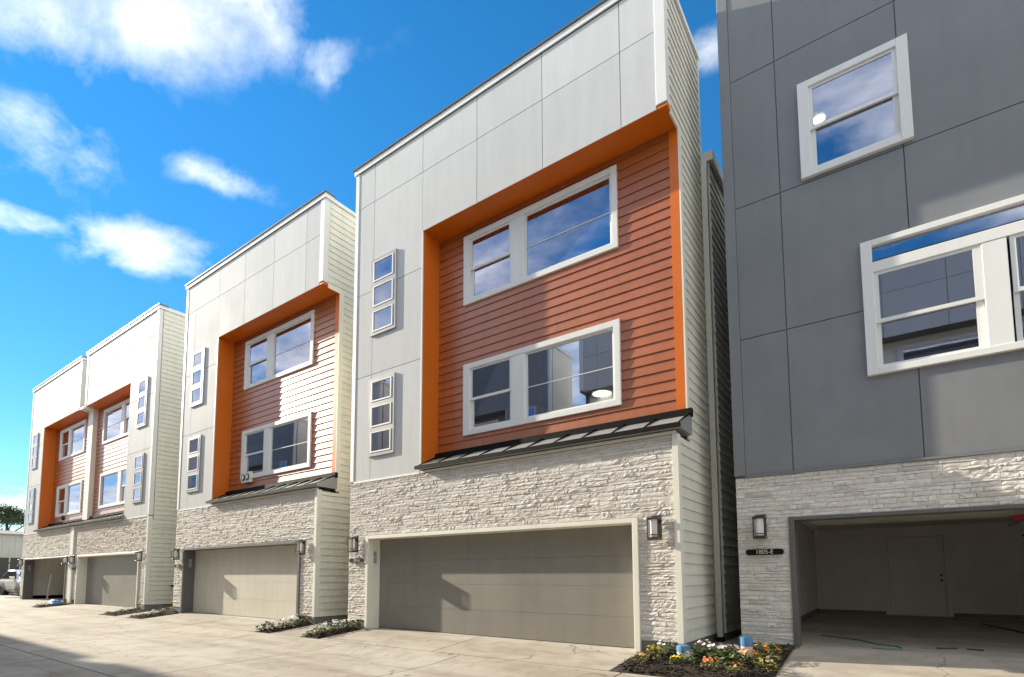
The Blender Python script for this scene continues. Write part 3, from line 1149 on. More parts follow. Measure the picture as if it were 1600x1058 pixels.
garage_inside(ha, 0.3, 7.75, 0.40, 5.2, 2.9)
bk = empty('bucket', (-35.6, 2.6, 0.006))
tag(bk, 'white plastic bucket on the floor of the leftmost open garage', 'bucket')
MB().cyl((0, 0, 0), 0.20, 0.5, 20, r2=0.24).build('body', 'white_plastic', bk)
MB().cyl((0, 0, 0.46), 0.255, 0.03, 20).build('rim', 'white_plastic', bk)
bx = empty('cardboard_box', (-33.9, 3.6, 0.006))
tag(bx, 'brown box at the back of the leftmost open garage', 'box')
MB().chbox(-0.5, 0.5, -0.35, 0.35, 0, 0.42).build('body', 'brown_debris', bx)
MB().box(-0.5, 0.5, -0.36, -0.02, 0.42, 0.435).box(-0.5, 0.5, 0.0, 0.36, 0.42, 0.43).build_each('flap', 'brown_debris', bx)
ld = empty('board_leaning', (-38.0, 0.9, 0))
tag(ld, 'pale board leaning inside the leftmost open garage', 'board')
MB().prism([(-0.05, 0.0), (0.0, 0.0), (0.12, 1.35), (0.07, 1.35)], 'x', 0, 0.16).build('plank', 'cream_trim', ld)


# ------------------------------------------------------------------ dark grey house
def grey_house():
    Y0 = 1.15
    XL = -2.093
    WD = 8.16
    root = empty('townhouse', (XL, Y0, 0))
    tag(root, 'dark grey panelled townhouse with an open garage', 'house')
    L = lambda x: x - XL
    ZS = 2.91
    T = 12.3
    w1 = (L(-0.887), L(0.587), 7.745, 9.415)
    w2 = (L(-0.152), L(3.196), 4.25, 6.353)
    h1 = (w1[0] + 0.14, w1[1] - 0.14, w1[2] + 0.1, w1[3] - 0.09)
    h2_ = (w2[0] + 0.1, w2[1] - 0.1, w2[2] + 0.1, w2[3] - 0.07)
    holes = [h1, h2_]
    g0, g1, gt_ = L(-1.258), L(5.45), 2.126
    mb = MB()
    for r in rects_minus(0, WD, ZS, T, holes):
        mb.box(r[0], r[1], 0.01, 0.16, r[2], r[3])
    for r in rects_minus(0, WD, 0.1, ZS, [(g0 - 0.06, g1 + 0.06, -1, gt_ + 0.06)]):
        mb.box(r[0], r[1], 0.02, 0.22, r[2], r[3])
    shell = mb.build('wall', 'backing', root)
    sd = MB()
    sd.box(0.001, 0.15, 0.22, 13, 0.1, T).box(WD - 0.15, WD - 0.001, 0.22, 13, 0.1, T).box(0.15, WD - 0.15, 12.85, 13, 0.1, T)
    sd.build('side_wall', 'grey_panel', root)
    MB().box(0.15, WD - 0.15, 0.16, 12.85, T - 0.4, T - 0.3).build('roof', 'coping_metal', root)
    MB().box(-0.06, WD + 0.06, -0.06, 0.25, T, T + 0.14).build('coping', 'coping_metal', root)
    fo = MB().box(0.02, g0 - 0.06, 0.0, 0.25, -0.4, 0.141).box(g1 + 0.06, WD - 0.02, 0, 0.25, -0.4, 0.141).box(-0.001, 0.25, 0.25, 13, -0.4, 0.141)
    fo.build_each('foundation', 'foundation', root)
    ins = MB()
    ins.box(0.15, WD - 0.15, 0.18, 5.5, 3.45, 3.60).box(0.15, WD - 0.15, 0.18, 5.5, 6.5, 6.75).box(0.15, WD - 0.15, 0.18, 5.5, 9.42, 9.52).box(0.15, WD - 0.15, 5.5, 5.6, 3.45, 9.5)
    ins.box(0.15, 0.18, 0.18, 5.5, 3.6, 9.4).box(WD - 0.18, WD - 0.15, 0.18, 5.5, 3.6, 9.4)
    ins.build('room_walls', 'interior', root)
    j = 0.007
    vx = [0.16, L(-1.211), L(0.459), L(2.129), L(3.80), L(5.47), WD - 0.16]
    vz = [ZS + 0.02, 5.30, 7.69, 10.09, T]
    for a, b in zip(vx, vx[1:]):
        for c, d in zip(vz, vz[1:]):
            mb = MB()
            for r in rects_minus(a + j, b - j, c + j, d - j, holes):
                mb.box(r[0], r[1], -0.014, 0.009, r[2], r[3])
            mb.build('panel', 'grey_panel', root)
    MB().chbox(-0.015, 0.16, -0.03, 0.16, ZS + 0.02, T - 0.004).chbox(WD - 0.16, WD + 0.015, -0.03, 0.16, ZS + 0.02, T - 0.004).box(0.16, WD - 0.16, -0.045, 0.009, ZS - 0.02, ZS + 0.02).build_each('corner_trim', 'grey_panel', root)
    window_unit(root, w1, -0.03, None, [('hung', L(-0.68), L(0.392))], muntin=False)
    # lower window: one long transom light over two hung lights
    x0, x1, z0, z1 = w2
    y = -0.03
    mb = MB()
    yf, yb = y - 0.055, y + 0.1
    zt0, zt1 = 6.003, 6.26
    a0, a1, b0, b1 = L(0.052), L(1.134), L(1.577), L(3.02)
    mb.chbox(x0, a0 - 0.06, yf, yb, z0, z1).chbox(b1 + 0.06, x1, yf, yb, z0, z1)
    mb.chbox(a0 - 0.06, b1 + 0.06, yf + 0.002, yb, zt1, z1 - 0.001).chbox(a0 - 0.06, b1 + 0.06, yf + 0.002, yb, z0 + 0.001, z0 + 0.10)
    mb.chbox(a0 - 0.06, b1 + 0.06, yf + 0.012, yb, 5.838, zt0)
    mb.chbox(a1 + 0.09, b0 - 0.09, yf + 0.02, yb, z0 + 0.10, 5.838)
    w = mb.build('window', 'white_trim', root)
    w['label'] = 'wide white window with a long transom light over two sashes'
    MB().box(a0 - 0.06, b1 + 0.06, y + 0.02, y + 0.026, zt0, zt1).build('pane', 'window_glass', w)
    for a, b in ((a0, a1), (b0, b1)):
        zm = 5.075
        for za, zb, yy in ((zm - 0.03, 5.838, y - 0.02), (z0 + 0.10, zm + 0.02, y + 0.02)):
            s = MB()
            t = 0.055
            s.box(a - 0.06, a + 0.0, yy, yy + 0.035, za, zb).box(b, b + 0.085, yy, yy + 0.035, za, zb)
            s.box(a, b, yy + 0.001, yy + 0.034, zb - 0.045, zb).box(a, b, yy + 0.001, yy + 0.034, za, za + 0.055)
            s.build('sash', 'white_trim', w)
            MB().box(a - 0.003, b + 0.003, yy + 0.014, yy + 0.020, za + 0.05, zb - 0.04).build('pane', 'window_glass', w)
    sw = MB()
    for r in rects_minus(0, WD, 0.141, ZS - 0.02, [(g0 - 0.06, g1 + 0.06, -1, gt_ + 0.06)]):
        sw.box(r[0], r[1], -0.004, 0.019, r[2], r[3])
    st = sw.build('stone_wall', 'ledge_stone', root)
    lay_stones(st, WD, 0.141, ZS - 0.02, (g0 - 0.055, g1 + 0.055, gt_ + 0.055), -0.004, 21, 260, offset=XL)
    MB().chbox(g0 - 0.055, g0 + 0.02, -0.045, 0.24, 0.05, gt_ + 0.055).chbox(g1 - 0.02, g1 + 0.055, -0.045, 0.24, 0.05, gt_ + 0.055).chbox(g0 + 0.02, g1 - 0.02, -0.043, 0.24, gt_, gt_ + 0.054).build_each('garage_trim', 'grey_trim', root)
    # garage lining, floor, rear door
    g = MB()
    zf = 0.115
    gx0, gx1, gy1 = 0.16, WD - 0.16, 9.25
    g.box(gx0 - 0.005, gx0 + 0.06, 0.24, gy1, zf, 2.6).box(gx1 - 0.06, gx1, 0.24, gy1, zf, 2.6)
    g.box(gx0, gx1, 0.25, gy1, 2.6, 2.7)
    dx0, dx1, dz1 = L(-0.072), L(1.165), 2.32
    for r in rects_minus(gx0, gx1, zf, 2.6, [(dx0 - 0.02, dx1 + 0.02, 0, dz1)]):
        g.box(r[0], r[1], gy1, gy1 + 0.1, r[2], r[3])
    g.box(gx0 + 0.06, gx1 - 0.06, 0.225, 0.30, 2.16, 2.6)
    g.build('garage_lining', 'plaster', root)
    bs = MB().box(gx0 + 0.06, gx0 + 0.075, 0.3, gy1 - 0.02, zf, zf + 0.13).box(gx0 + 0.06, dx0 - 0.13, gy1 - 0.02, gy1 - 0.001, zf, zf + 0.10).box(dx1 + 0.13, gx1 - 0.06, gy1 - 0.02, gy1 - 0.001, zf, zf + 0.10)
    bs.build_each('curb', 'foundation', root)
    MB().box(gx0, gx1, 0.05, gy1 + 0.1, zf - 0.1, zf).build('garage_floor', 'garage_floor', root)
    dd = MB().box(dx0, dx1, gy1 + 0.03, gy1 + 0.07, zf + 0.05, dz1 - 0.01).build('rear_door', 'plaster', root)
    for k in range(5):
        za = zf + 0.22 + k * 0.375
        fr = MB()
        for (xa, xb, zb0, zb1) in ((dx0 + 0.2, dx1 - 0.2, za, za + 0.025), (dx0 + 0.2, dx1 - 0.2, za + 0.25, za + 0.275), (dx0 + 0.2, dx0 + 0.225, za + 0.025, za + 0.25), (dx1 - 0.225, dx1 - 0.2, za + 0.025, za + 0.25)):
            fr.box(xa, xb, gy1 + 0.002, gy1 + 0.031, zb0, zb1)
        fr.build('door_panel', 'plaster', dd)
    MB().cyl((dx1 - 0.08, gy1 + 0.03, zf + 0.98), 0.032, -0.06, 10, 'y').cyl((dx1 - 0.08, gy1 + 0.03, zf + 1.12), 0.028, -0.03, 10, 'y').build('handle', 'bronze', dd)
    tr = MB().chbox(dx0 - 0.12, dx0 - 0.005, gy1 - 0.03, gy1 + 0.05, zf, dz1 + 0.1).chbox(dx1 + 0.005, dx1 + 0.12, gy1 - 0.03, gy1 + 0.05, zf, dz1 + 0.1).box(dx0 - 0.005, dx1 + 0.005, gy1 - 0.028, gy1 + 0.05, dz1, dz1 + 0.1)
    tr.box(dx0, dx1, gy1 - 0.0, gy1 + 0.06, zf, zf + 0.05)
    tr.build_each('door_frame', 'plaster', root)
    # raised door under the ceiling, its rails and opener
    rd = empty('raised_garage_door', parent=root)
    for k in range(4):
        MB().box(g0 + 0.05, g1 - 0.05, 0.42 + k * 0.54, 0.95 + k * 0.54, 2.22, 2.265).build('door_section', 'door_cream', rd)
    MB().box(g0 + 0.03, g0 + 0.07, 0.32, 3.4, 2.16, 2.21).box(g1 - 0.07, g1 - 0.03, 0.32, 3.4, 2.16, 2.21).build_each('door_track', 'silver_metal', rd)
    op = MB().box(L(1.75), L(1.83), 0.35, 3.6, 2.11, 2.16)
    op.build('opener_rail', 'silver_metal', root)
    MB().box(L(1.52), L(2.6), 1.35, 1.43, 2.075, 2.15).build('opener_arm', 'red_paint', root)
    MB().tube([(L(1.66), 1.4, 2.07), (L(1.66), 1.4, 1.86)], 0.006, 5).build('release_cord', 'dark_metal', root)
    fix_normals(MB().prism([(L(1.60), 1.86), (L(1.72), 1.86), (L(1.66), 1.78)], 'y', 1.38, 1.42).build('release_handle', 'dark_metal', root))
    return root


h4 = grey_house()
cd = MB().tube([(-1.12, 3.2, 0.127), (-0.9, 3.0, 0.127), (-0.55, 2.75, 0.127), (-0.25, 2.2, 0.127), (0.02, 2.05, 0.127), (0.06, 1.75, 0.127), (-0.15, 1.6, 0.127), (-0.3, 1.62, 0.127)], 0.012, 6).build('extension_cord', 'cord_green')
tag(cd, 'green extension cord lying on the open garage floor', 'cord')
cd2 = MB().tube([(1.6, 7.9, 0.127), (1.9, 6.5, 0.127), (2.1, 5.2, 0.127), (2.6, 4.2, 0.127), (3.4, 3.4, 0.127)], 0.012, 6).build('extension_cord', 'dark_metal')
tag(cd2, 'thin dark cord across the back of the garage floor', 'cord')
for k, (x, y, l, a) in enumerate(((0.62, 2.2, 0.28, 0.5), (0.95, 2.25, 0.2, -0.4))):
    s = MB().box(-l / 2, l / 2, -0.02, 0.02, 0, 0.018).build('wood_scrap', 'brown_debris')
    s.location = (x, y, 0.117)
    s.rotation_euler = (0, 0, a)
    tag(s, ('longer left' if k == 0 else 'shorter right') + ' brown scrap on the open garage floor', 'scrap', 'scraps on the garage floor')

# lamps and plaques
for lb, x, y in (('wall lamp on the right pier of the leftmost open garage', -31.52, -0.06), ('wall lamp left of the leftmost open garage', -38.83, -0.06),
                 ('wall lamp on the left pier of the second garage from the left', -30.60, -0.06), ('wall lamp right of the second garage from the left', -23.12, -0.06),
                 ('wall lamp left of the cream garage door', -20.05, -0.06), ('wall lamp right of the cream garage door', -12.72, -0.06),
                 ('wall lamp left of the big closed grey garage door', -10.56, -0.06), ('wall lamp right of the big closed grey garage door', -3.06, -0.06)):
    wall_lamp(lb, x, y, 2.02)
wall_lamp('wall lamp above the number plaque on the grey house', -1.717, 1.09, 2.045)
plaque('black capsule plaque numbered 1805-E on the grey house', '1805-E', -1.68, 1.095, 1.63, 0.57)
plaque('black capsule number plaque left of the big grey garage door', '1805-D', -10.52, -0.055, 1.62, 0.54, ts=0.08)
plaque('black number plaque left of the cream garage door', '1805-C', -20.02, -0.055, 1.60, 0.5, ts=0.08)
plaque('tiny dark number plaque beside the second garage from the left', None, -30.55, -0.055, 1.60, 0.4)

# small fittings on the walls
vt = empty('twin_vent', (-16.72, DEP - 0.03, 4.42))
tag(vt, 'cream twin round vent under the lower window above the cream garage', 'vent')
MB().chbox(-0.27, 0.27, -0.10, 0.0, -0.17, 0.17).build('housing', 'cream_trim', vt)
for sx in (-0.125, 0.125):
    rg = MB().cyl((sx, -0.125, 0), 0.105, 0.026, 20, 'y').build('ring', 'bronze', vt)
    MB().cyl((sx, -0.135, 0), 0.07, 0.02, 20, 'y').build('flap', 'cream_trim', rg)
sv = empty('round_vent', (-34.75, DEP - 0.03, 4.28))
tag(sv, 'small dark round vent under the lower window of the leftmost house', 'vent')
MB().cyl((0, -0.06, 0), 0.13, 0.06, 18, 'y').build('hood', 'bronze', sv)
MB().cyl((0, -0.07, 0), 0.09, 0.012, 18, 'y').build('grille', 'dark_metal', sv)
hb_ = empty('hose_tap', (-22.72, 0.88, 0.86))
tag(hb_, 'small dark hose tap on the side wall of the second house from the left', 'tap')
MB().cyl((0, 0, 0), 0.03, 0.14, 10, 'x').build('spout', 'bronze', hb_)
MB().cyl((0.11, -0.01, 0.02), 0.07, 0.025, 12).build('wheel_handle', 'dark_metal', hb_)

# ceiling lights and papers seen through the windows
for lb, x, y, z, r in (('round lit ceiling light behind the lower window of the big orange house', -6.47, 5.25, 6.44, 0.26),
                       ('round lit ceiling light behind the small upper window of the grey house', -0.66, 2.05, 9.41, 0.10),
                       ('small lit ceiling light behind the upper window above the cream garage', -17.0, 2.26, 9.34, 0.12)):
    o = empty('ceiling_light', (x, y, z))
    tag(o, lb, 'ceiling light')
    MB().cyl((0, 0, -0.02), r, 0.02, 24).build('diffuser', 'lit_diffuser', o)
    MB().cyl((0, 0, -0.008), r * 1.15, 0.008, 24).build('ring', 'white_plastic', o)
pp = MB().box(-5.05, -4.55, 0.64, 0.645, 4.5, 4.80).build('paper_sheet', 'white_plastic')
tag(pp, 'white paper notice behind the lower window of the big orange house', 'paper')

# ------------------------------------------------------------------ houses across the lane (they shade it and show in the glass)
YO = -10.1
ZO = -0.34
for k, x in enumerate((-40.5, -30.9, -21.3, -11.7, -2.1, 7.5)):
    grey = k in (1, 3)
    r_, s_, t_ = townhouse('%s townhouse across the lane, %s from its far end' % ('grey' if grey else 'white', ('first', 'second', 'third', 'fourth', 'fifth', 'sixth')[k]), x, YO, ZO, math.pi, detail=0,
                           siding='grey_panel' if grey else 'cream_board', panel='grey_panel' if grey else 'white_panel', recess='grey_trim', frontstone=False, seed=30 + k, group='townhouses across the lane')

# ------------------------------------------------------------------ planting
def plant(name, label, group, x, y, s, petals, leafm='leaf', seed=0, n_leaf=46, n_fl=12, z=None):
    r2 = random.Random(seed)
    root = empty(name, (x, y, gz(x, y) if z is None else z), r2.uniform(0, 6))
    tag(root, label, 'plant', group)
    lf = MB()
    for k in range(n_leaf):
        a = r2.uniform(0, 2 * math.pi)
        rad = math.sqrt(r2.random()) * 0.8
        h = r2.uniform(0.15, 0.85) * (1 - rad * 0.45)
        p = Vector((math.cos(a) * rad, math.sin(a) * rad, h)) * s
        d = Vector((math.cos(a + r2.uniform(-1, 1)), math.sin(a + r2.uniform(-1, 1)), r2.uniform(-0.4, 0.7))).normalized()
        sd = d.cross(Vector((r2.uniform(-0.5, 0.5), r2.uniform(-0.5, 0.5), 1))).normalized()
        l = s * r2.uniform(0.22, 0.42)
        w_ = l * 0.34
        up_ = sd.cross(d) * l * 0.12
        lf.add([p, p + d * l * 0.45 + sd * w_ - up_, p + d * l, p + d * l * 0.45 - sd * w_ - up_, p + d * l * 0.5 + up_ * 0.6], [(0, 1, 4), (1, 2, 4), (2, 3, 4), (3, 0, 4)])
    lf.build('foliage', leafm, root)
    for mi, pm in enumerate(petals):
        fl = MB()
        for k in range(n_fl // len(petals)):
            a = r2.uniform(0, 2 * math.pi)
            rad = math.sqrt(r2.random()) * 0.72
            c = Vector((math.cos(a) * rad, math.sin(a) * rad, 0.98 - 0.42 * rad * rad + r2.uniform(-0.08, 0.12))) * s
            nrm = Vector((math.cos(a) * rad * 0.9 + r2.uniform(-0.3, 0.3), math.sin(a) * rad * 0.9 - 0.35 + r2.uniform(-0.3, 0.3), 0.9)).normalized()
            ax = nrm.orthogonal().normalized()
            ay = nrm.cross(ax)
            ps = s * r2.uniform(0.10, 0.16)
            for q in range(5):
                t0 = 2 * math.pi * q / 5 + r2.uniform(-0.1, 0.1)
                pts = [c]
                for dt, rr in ((-0.55, 0.7), (-0.3, 1.0), (0.3, 1.0), (0.55, 0.7)):
                    pts.append(c + (ax * math.cos(t0 + dt) + ay * math.sin(t0 + dt)) * ps * rr + nrm * ps * (0.30 if rr == 1.0 else 0.14))
                fl.add(pts, [(0, 1, 2, 3, 4)])
        fl.build('blossoms', pm, root)
    return root


def mulch_bed(pts, name='soil_bed', seed=0, chips=120, lift=0.03):
    """bed with a slightly mounded, uneven mulch surface inside a quad pts (4 corners)"""
    r2 = random.Random(seed)
    n = 14
    p = [Vector((a, b, 0)) for a, b in pts]
    vs = []
    for i in range(n + 1):
        for jj in range(n + 1):
            u, v = i / n, jj / n
            q = p[0] * (1 - u) * (1 - v) + p[1] * u * (1 - v) + p[2] * u * v + p[3] * (1 - u) * v
            e = min(u, 1 - u, v, 1 - v)
            edge = e == 0
            h = gz(q.x, q.y) + (-0.028 if edge else lift * min(1, e * 6) + r2.uniform(-0.012, 0.02))
            vs.append((q.x, q.y, h))
    fs = [(i * (n + 1) + jj, (i + 1) * (n + 1) + jj, (i + 1) * (n + 1) + jj + 1, i * (n + 1) + jj + 1) for i in range(n) for jj in range(n)]
    o = fix_normals(MB().add(vs, fs).build(name, 'mulch'))
    tag(o, kind='structure')
    ch = MB()
    for k in range(chips):
        u, v = r2.uniform(0.02, 0.98), r2.uniform(0.02, 0.98)
        q = p[0] * (1 - u) * (1 - v) + p[1] * u * (1 - v) + p[2] * u * v + p[3] * (1 - u) * v
        a = r2.uniform(0, 6.28)
        l, w_, t = r2.uniform(0.02, 0.06), r2.uniform(0.008, 0.02), r2.uniform(0.004, 0.012)
        c, s = math.cos(a), math.sin(a)
        z = gz(q.x, q.y) + lift + r2.uniform(0.0, 0.02)
        tl = r2.uniform(-0.02, 0.02)
        b = []
        for dz in (0, t):
            for dx, dy in ((-l, -w_), (l, -w_), (l, w_), (-l, w_)):
                b.append((q.x + dx * c - dy * s, q.y + dx * s + dy * c, z + dz + (tl if dx > 0 else -tl)))
        ch.add(b, [(0, 3, 2, 1), (4, 5, 6, 7), (0, 1, 5, 4), (1, 2, 6, 5), (2, 3, 7, 6), (3, 0, 4, 7)])
    if chips:
        o2 = ch.build('mulch_chips', 'mulch', o)
        o2['kind'] = 'stuff'
    return o


# bed between the big orange house and the grey house
mulch_bed([(-3.36, -1.2), (-1.33, -1.2), (-1.33, 1.13), (-3.34, -0.04)], seed=1, chips=700, lift=0.035)
sandy = sheet('side_yard', [-2.78, -2.0], [-0.02, 0.45, 1.15, 3.0, 9.0], -0.004, 'soil_sand')
tag(sandy, kind='structure')
near = [
    # label, x, y, size, petals, leaf
    ('bushy white flowers nearest the garage corner of the orange house', -2.98, -0.15, 0.17, ['petal_white'], 'leaf'),
    ('yellow flowers with bright green leaves at the left of the mulch bed', -3.02, -0.45, 0.15, ['petal_yellow'], 'leaf_olive'),
    ('bronze leafed plant at the left tip of the mulch bed', -3.12, -0.75, 0.11, ['petal_peach'], 'leaf_olive'),
    ('white and pink flowers beside the small blue capped pipe', -2.52, -0.52, 0.13, ['petal_pink', 'petal_white'], 'leaf'),
    ('white flowers right of the small blue capped pipe', -2.38, -0.02, 0.17, ['petal_white', 'petal_pink'], 'leaf'),
    ('tall white and pink flower mound in the middle of the mulch bed', -2.02, -0.32, 0.20, ['petal_white', 'petal_pink'], 'leaf'),
    ('single orange flower clump at the front of the mulch bed', -2.12, -0.75, 0.12, ['petal_orange'], 'leaf_olive'),
    ('orange flowers with bronze leaves left of the tall blue capped pipe', -1.72, -0.28, 0.15, ['petal_orange', 'petal_peach'], 'leaf_olive'),
    ('peach flowers at the front edge of the mulch bed', -1.76, -0.86, 0.11, ['petal_peach'], 'leaf_olive'),
    ('orange and yellow flowers near the right side of the mulch bed', -1.52, 0.02, 0.17, ['petal_orange', 'petal_yellow'], 'leaf_olive'),
    ('yellow flowers at the right front corner of the mulch bed', -1.42, -0.55, 0.13, ['petal_yellow', 'petal_white'], 'leaf_olive'),
    ('low green plant behind the tall blue capped pipe', -1.55, 0.48, 0.13, ['petal_white'], 'leaf'),
    ('small green plant with yellow flowers before the small pipe', -2.60, -0.62, 0.10, ['petal_yellow'], 'leaf'),
]
for k, (lb, x, y, s, pt, lf_) in enumerate(near):
    plant('flowering_plant', lb, 'flowers in the mulch bed', x, y, s * 1.3, pt, lf_, seed=50 + k, n_leaf=90, n_fl=14, z=gz(x, y) + 0.03)
for lb, x, y, h in (('short white pipe stub with a blue painted top', -2.62, -0.28, 0.20), ('taller white pipe stub with a blue painted top', -1.83, 0.18, 0.30)):
    t = empty('pipe_stub', (x, y, gz(x, y) + 0.02))
    tag(t, lb, 'pipe', 'pipe stubs in the mulch bed')
    MB().cyl((0, 0, -0.05), 0.095, 0.05 + h * 0.55, 20).build('pipe', 'white_plastic', t)
    MB().cyl((0, 0, h * 0.55), 0.098, h * 0.45, 20).cyl((0, 0, h), 0.075, 0.012, 20).build_each('cap', 'blue_paint', t)

# narrow beds between the drives
strips = [
    ((-12.93, -12.27), 'strip bed right of the cream garage door', -1.22, 0.1, 60),
    ((-10.98, -10.32), 'strip bed left of the big grey garage door', -1.22, 0.0, 61),
    ((-20.93, -19.74), 'strip bed left of the cream garage door', -1.22, 0.0, 62),
    ((-23.43, -22.0), 'strip bed right of the second garage from the left', -1.22, 0.0, 63),
    ((-31.70, -30.35), 'strip bed between the two leftmost garages', -1.22, -0.1, 64),
]
for (xa, xb), lb, ya, yb, sd in strips:
    mulch_bed([(xa + 0.01, ya), (xb - 0.01, ya), (xb - 0.01, yb), (xa + 0.01, yb)], seed=sd, chips=160)
    r2 = random.Random(sd)
    nn = 8 if sd < 62 else 5
    for k in range(nn):
        y = ya + 0.12 + (yb - ya - 0.2) * k / (nn - 1)
        x = (xa + xb) / 2 + r2.uniform(-0.16, 0.16)
        s = r2.uniform(0.18, 0.25) if sd < 62 else r2.uniform(0.12, 0.16)
        pt = ['petal_white'] if k < nn - 1 else ['petal_yellow']
        plant('flowering_plant', ('first', 'second', 'third', 'fourth', 'fifth', 'sixth', 'seventh', 'eighth')[k] + ' plant from the lane, ' + lb, 'plants in the ' + lb, x, y, s, pt, 'leaf' if k % 3 else 'leaf_olive', seed=sd * 10 + k, n_leaf=44, n_fl=14, z=gz(x, y) + 0.03)
bag = empty('plastic_bag', (-31.1, -0.55, gz(-31, -0.5) + 0.03))
tag(bag, 'crumpled blue and white bag lying in the strip bed between the two leftmost garages', 'bag')
r2 = random.Random(4)
for nm, mt, ox, sx in (('bag_body', 'white_plastic', 0.0, 0.42), ('bag_top', 'blue_paint', 0.30, 0.26)):
    vs, fs = [], []
    for j in range(6):
        for i in range(12):
            a = 2 * math.pi * i / 12
            ph = math.pi / 2 * j / 5
            rr = math.cos(ph) * r2.uniform(0.85, 1.15)
            vs.append((ox + sx * rr * math.cos(a), 0.24 * rr * math.sin(a), 0.22 * math.sin(ph) * r2.uniform(0.85, 1.1)))
    fs = [(j * 12 + i, j * 12 + (i + 1) % 12, (j + 1) * 12 + (i + 1) % 12, (j + 1) * 12 + i) for j in range(5) for i in range(12)]
    MB().add(vs, fs).build(nm, mt, bag)

# small litter on the concrete: leaves and stones
lit = MB()
r2 = random.Random(12)
for k in range(160):
    x, y = r2.uniform(-22, 0), r2.uniform(-5.5, -0.1)
    a = r2.uniform(0, 6.28)
    l = r2.uniform(0.008, 0.03)
    c, s = math.cos(a), math.sin(a)
    z = gz(x, y) + 0.003
    lit.add([(x - l * c, y - l * s, z), (x + l * 0.5 * s, y - l * 0.5 * c, z + 0.004), (x + l * c, y + l * s, z + 0.008), (x - l * 0.5 * s, y + l * 0.5 * c, z + 0.004)], [(0, 1, 2, 3)])
o = lit.build('leaf_litter', 'brown_debris')
tag(o, 'scattered bits of dry leaf on the concrete lane', 'litter', kind='stuff')

# ------------------------------------------------------------------ left background: car, fence, metal shed, trees
def suv():
    t = empty('parked_car', (-45.27, 2.2, -0.02))
    t.scale = (1.28, 1.1, 1.02)
    tag(t, 'silver white sport utility car parked left of the houses', 'car')
    # side profile (x forward, z up), origin at the front axle
    def hull(secs, name, mat):
        """secs: list of (z, x0, x1, halfwidth)"""
        vs, fs = [], []
        n = 0
        for z, x0, x1, hw in secs:
            r = 0.18
            ring = [(x0 + r, -hw), (x1 - r, -hw), (x1, -hw + r * 1.3), (x1, hw - r * 1.3), (x1 - r, hw), (x0 + r, hw), (x0, hw - r), (x0, -hw + r)]
            vs += [(a, b, z) for a, b in ring]
        n = 8
        for j in range(len(secs) - 1):
            for i in range(n):
                fs.append((j * n + i, j * n + (i + 1) % n, (j + 1) * n + (i + 1) % n, (j + 1) * n + i))
        fs += [tuple(range(n))[::-1], tuple(range((len(secs) - 1) * n, len(secs) * n))]
        return MB().add(vs, fs).build(name, mat, t, smooth=False)
    body = hull([(0.24, -3.6, 0.80, 0.80), (0.34, -3.75, 0.93, 0.90), (0.62, -3.80, 0.97, 0.94), (0.92, -3.78, 0.88, 0.93), (1.04, -3.74, 0.55, 0.88)], 'body', 'car_paint')
    hull([(1.04, -3.70, -0.35, 0.86), (1.30, -3.50, -0.85, 0.78), (1.60, -3.25, -1.45, 0.68), (1.68, -3.10, -1.75, 0.62)], 'cabin', 'car_paint')
    for x0, x1, x2, x3 in ((-1.72, -0.62, -1.42, -1.66), (-2.72, -1.80, -1.74, -2.66), (-3.5, -2.80, -2.74, -3.18)):
        for s in (-1, 1):
            y0, y1 = s * 0.853, s * 0.688
            q = [(x0, y0 + s * 0.014, 1.10), (x1, y0 + s * 0.014, 1.10), (x2, y1 + s * 0.02, 1.57), (x3, y1 + s * 0.02, 1.57)]
            q2 = [(a, b - s * 0.03, c) for a, b, c in q]
            fix_normals(MB().add(q + q2, [(0, 1, 2, 3), (7, 6, 5, 4), (0, 4, 5, 1), (1, 5, 6, 2), (2, 6, 7, 3), (3, 7, 4, 0)]).build('side_window', 'car_glass', t))
    ws = [(-0.42, -0.72, 1.10), (-0.42, 0.72, 1.10), (-1.40, 0.58, 1.57), (-1.40, -0.58, 1.57)]
    ws2 = [(a - 0.05, b, c - 0.03) for a, b, c in ws]
    fix_normals(MB().add(ws + ws2, [(0, 1, 2, 3), (7, 6, 5, 4), (0, 4, 5, 1), (1, 5, 6, 2), (2, 6, 7, 3), (3, 7, 4, 0)]).build('windscreen', 'car_glass', t))
    for x in (0, -2.72):
        for s in (-1, 1):
            w = MB().cyl((x, s * 0.74, 0.35), 0.36, s * 0.215, 28, 'y').build('wheel', 'rubber', t)
            MB().cyl((x, s * 0.90, 0.35), 0.23, s * 0.065, 18, 'y').build('rim', 'chrome', w)
            MB().cyl((x, s * 0.70, 0.40), 0.45, s * 0.245, 24, 'y').build('wheel_arch', 'rubber', t)
    for s in (-1, 1):
        MB().chbox(0.70, 0.955, s * 0.70 - 0.16, s * 0.70 + 0.16, 0.72, 0.86).build('headlight', 'lamp_glass', t)
        MB().chbox(-1.0, -0.78, s * 0.98 - 0.09, s * 0.98 + 0.09, 1.10, 1.25).build('mirror', 'car_paint', t)
    MB().box(-3.55, 0.6, -0.955, 0.955, 0.40, 0.47).build('side_trim', 'rubber', t)
    return t


suv()
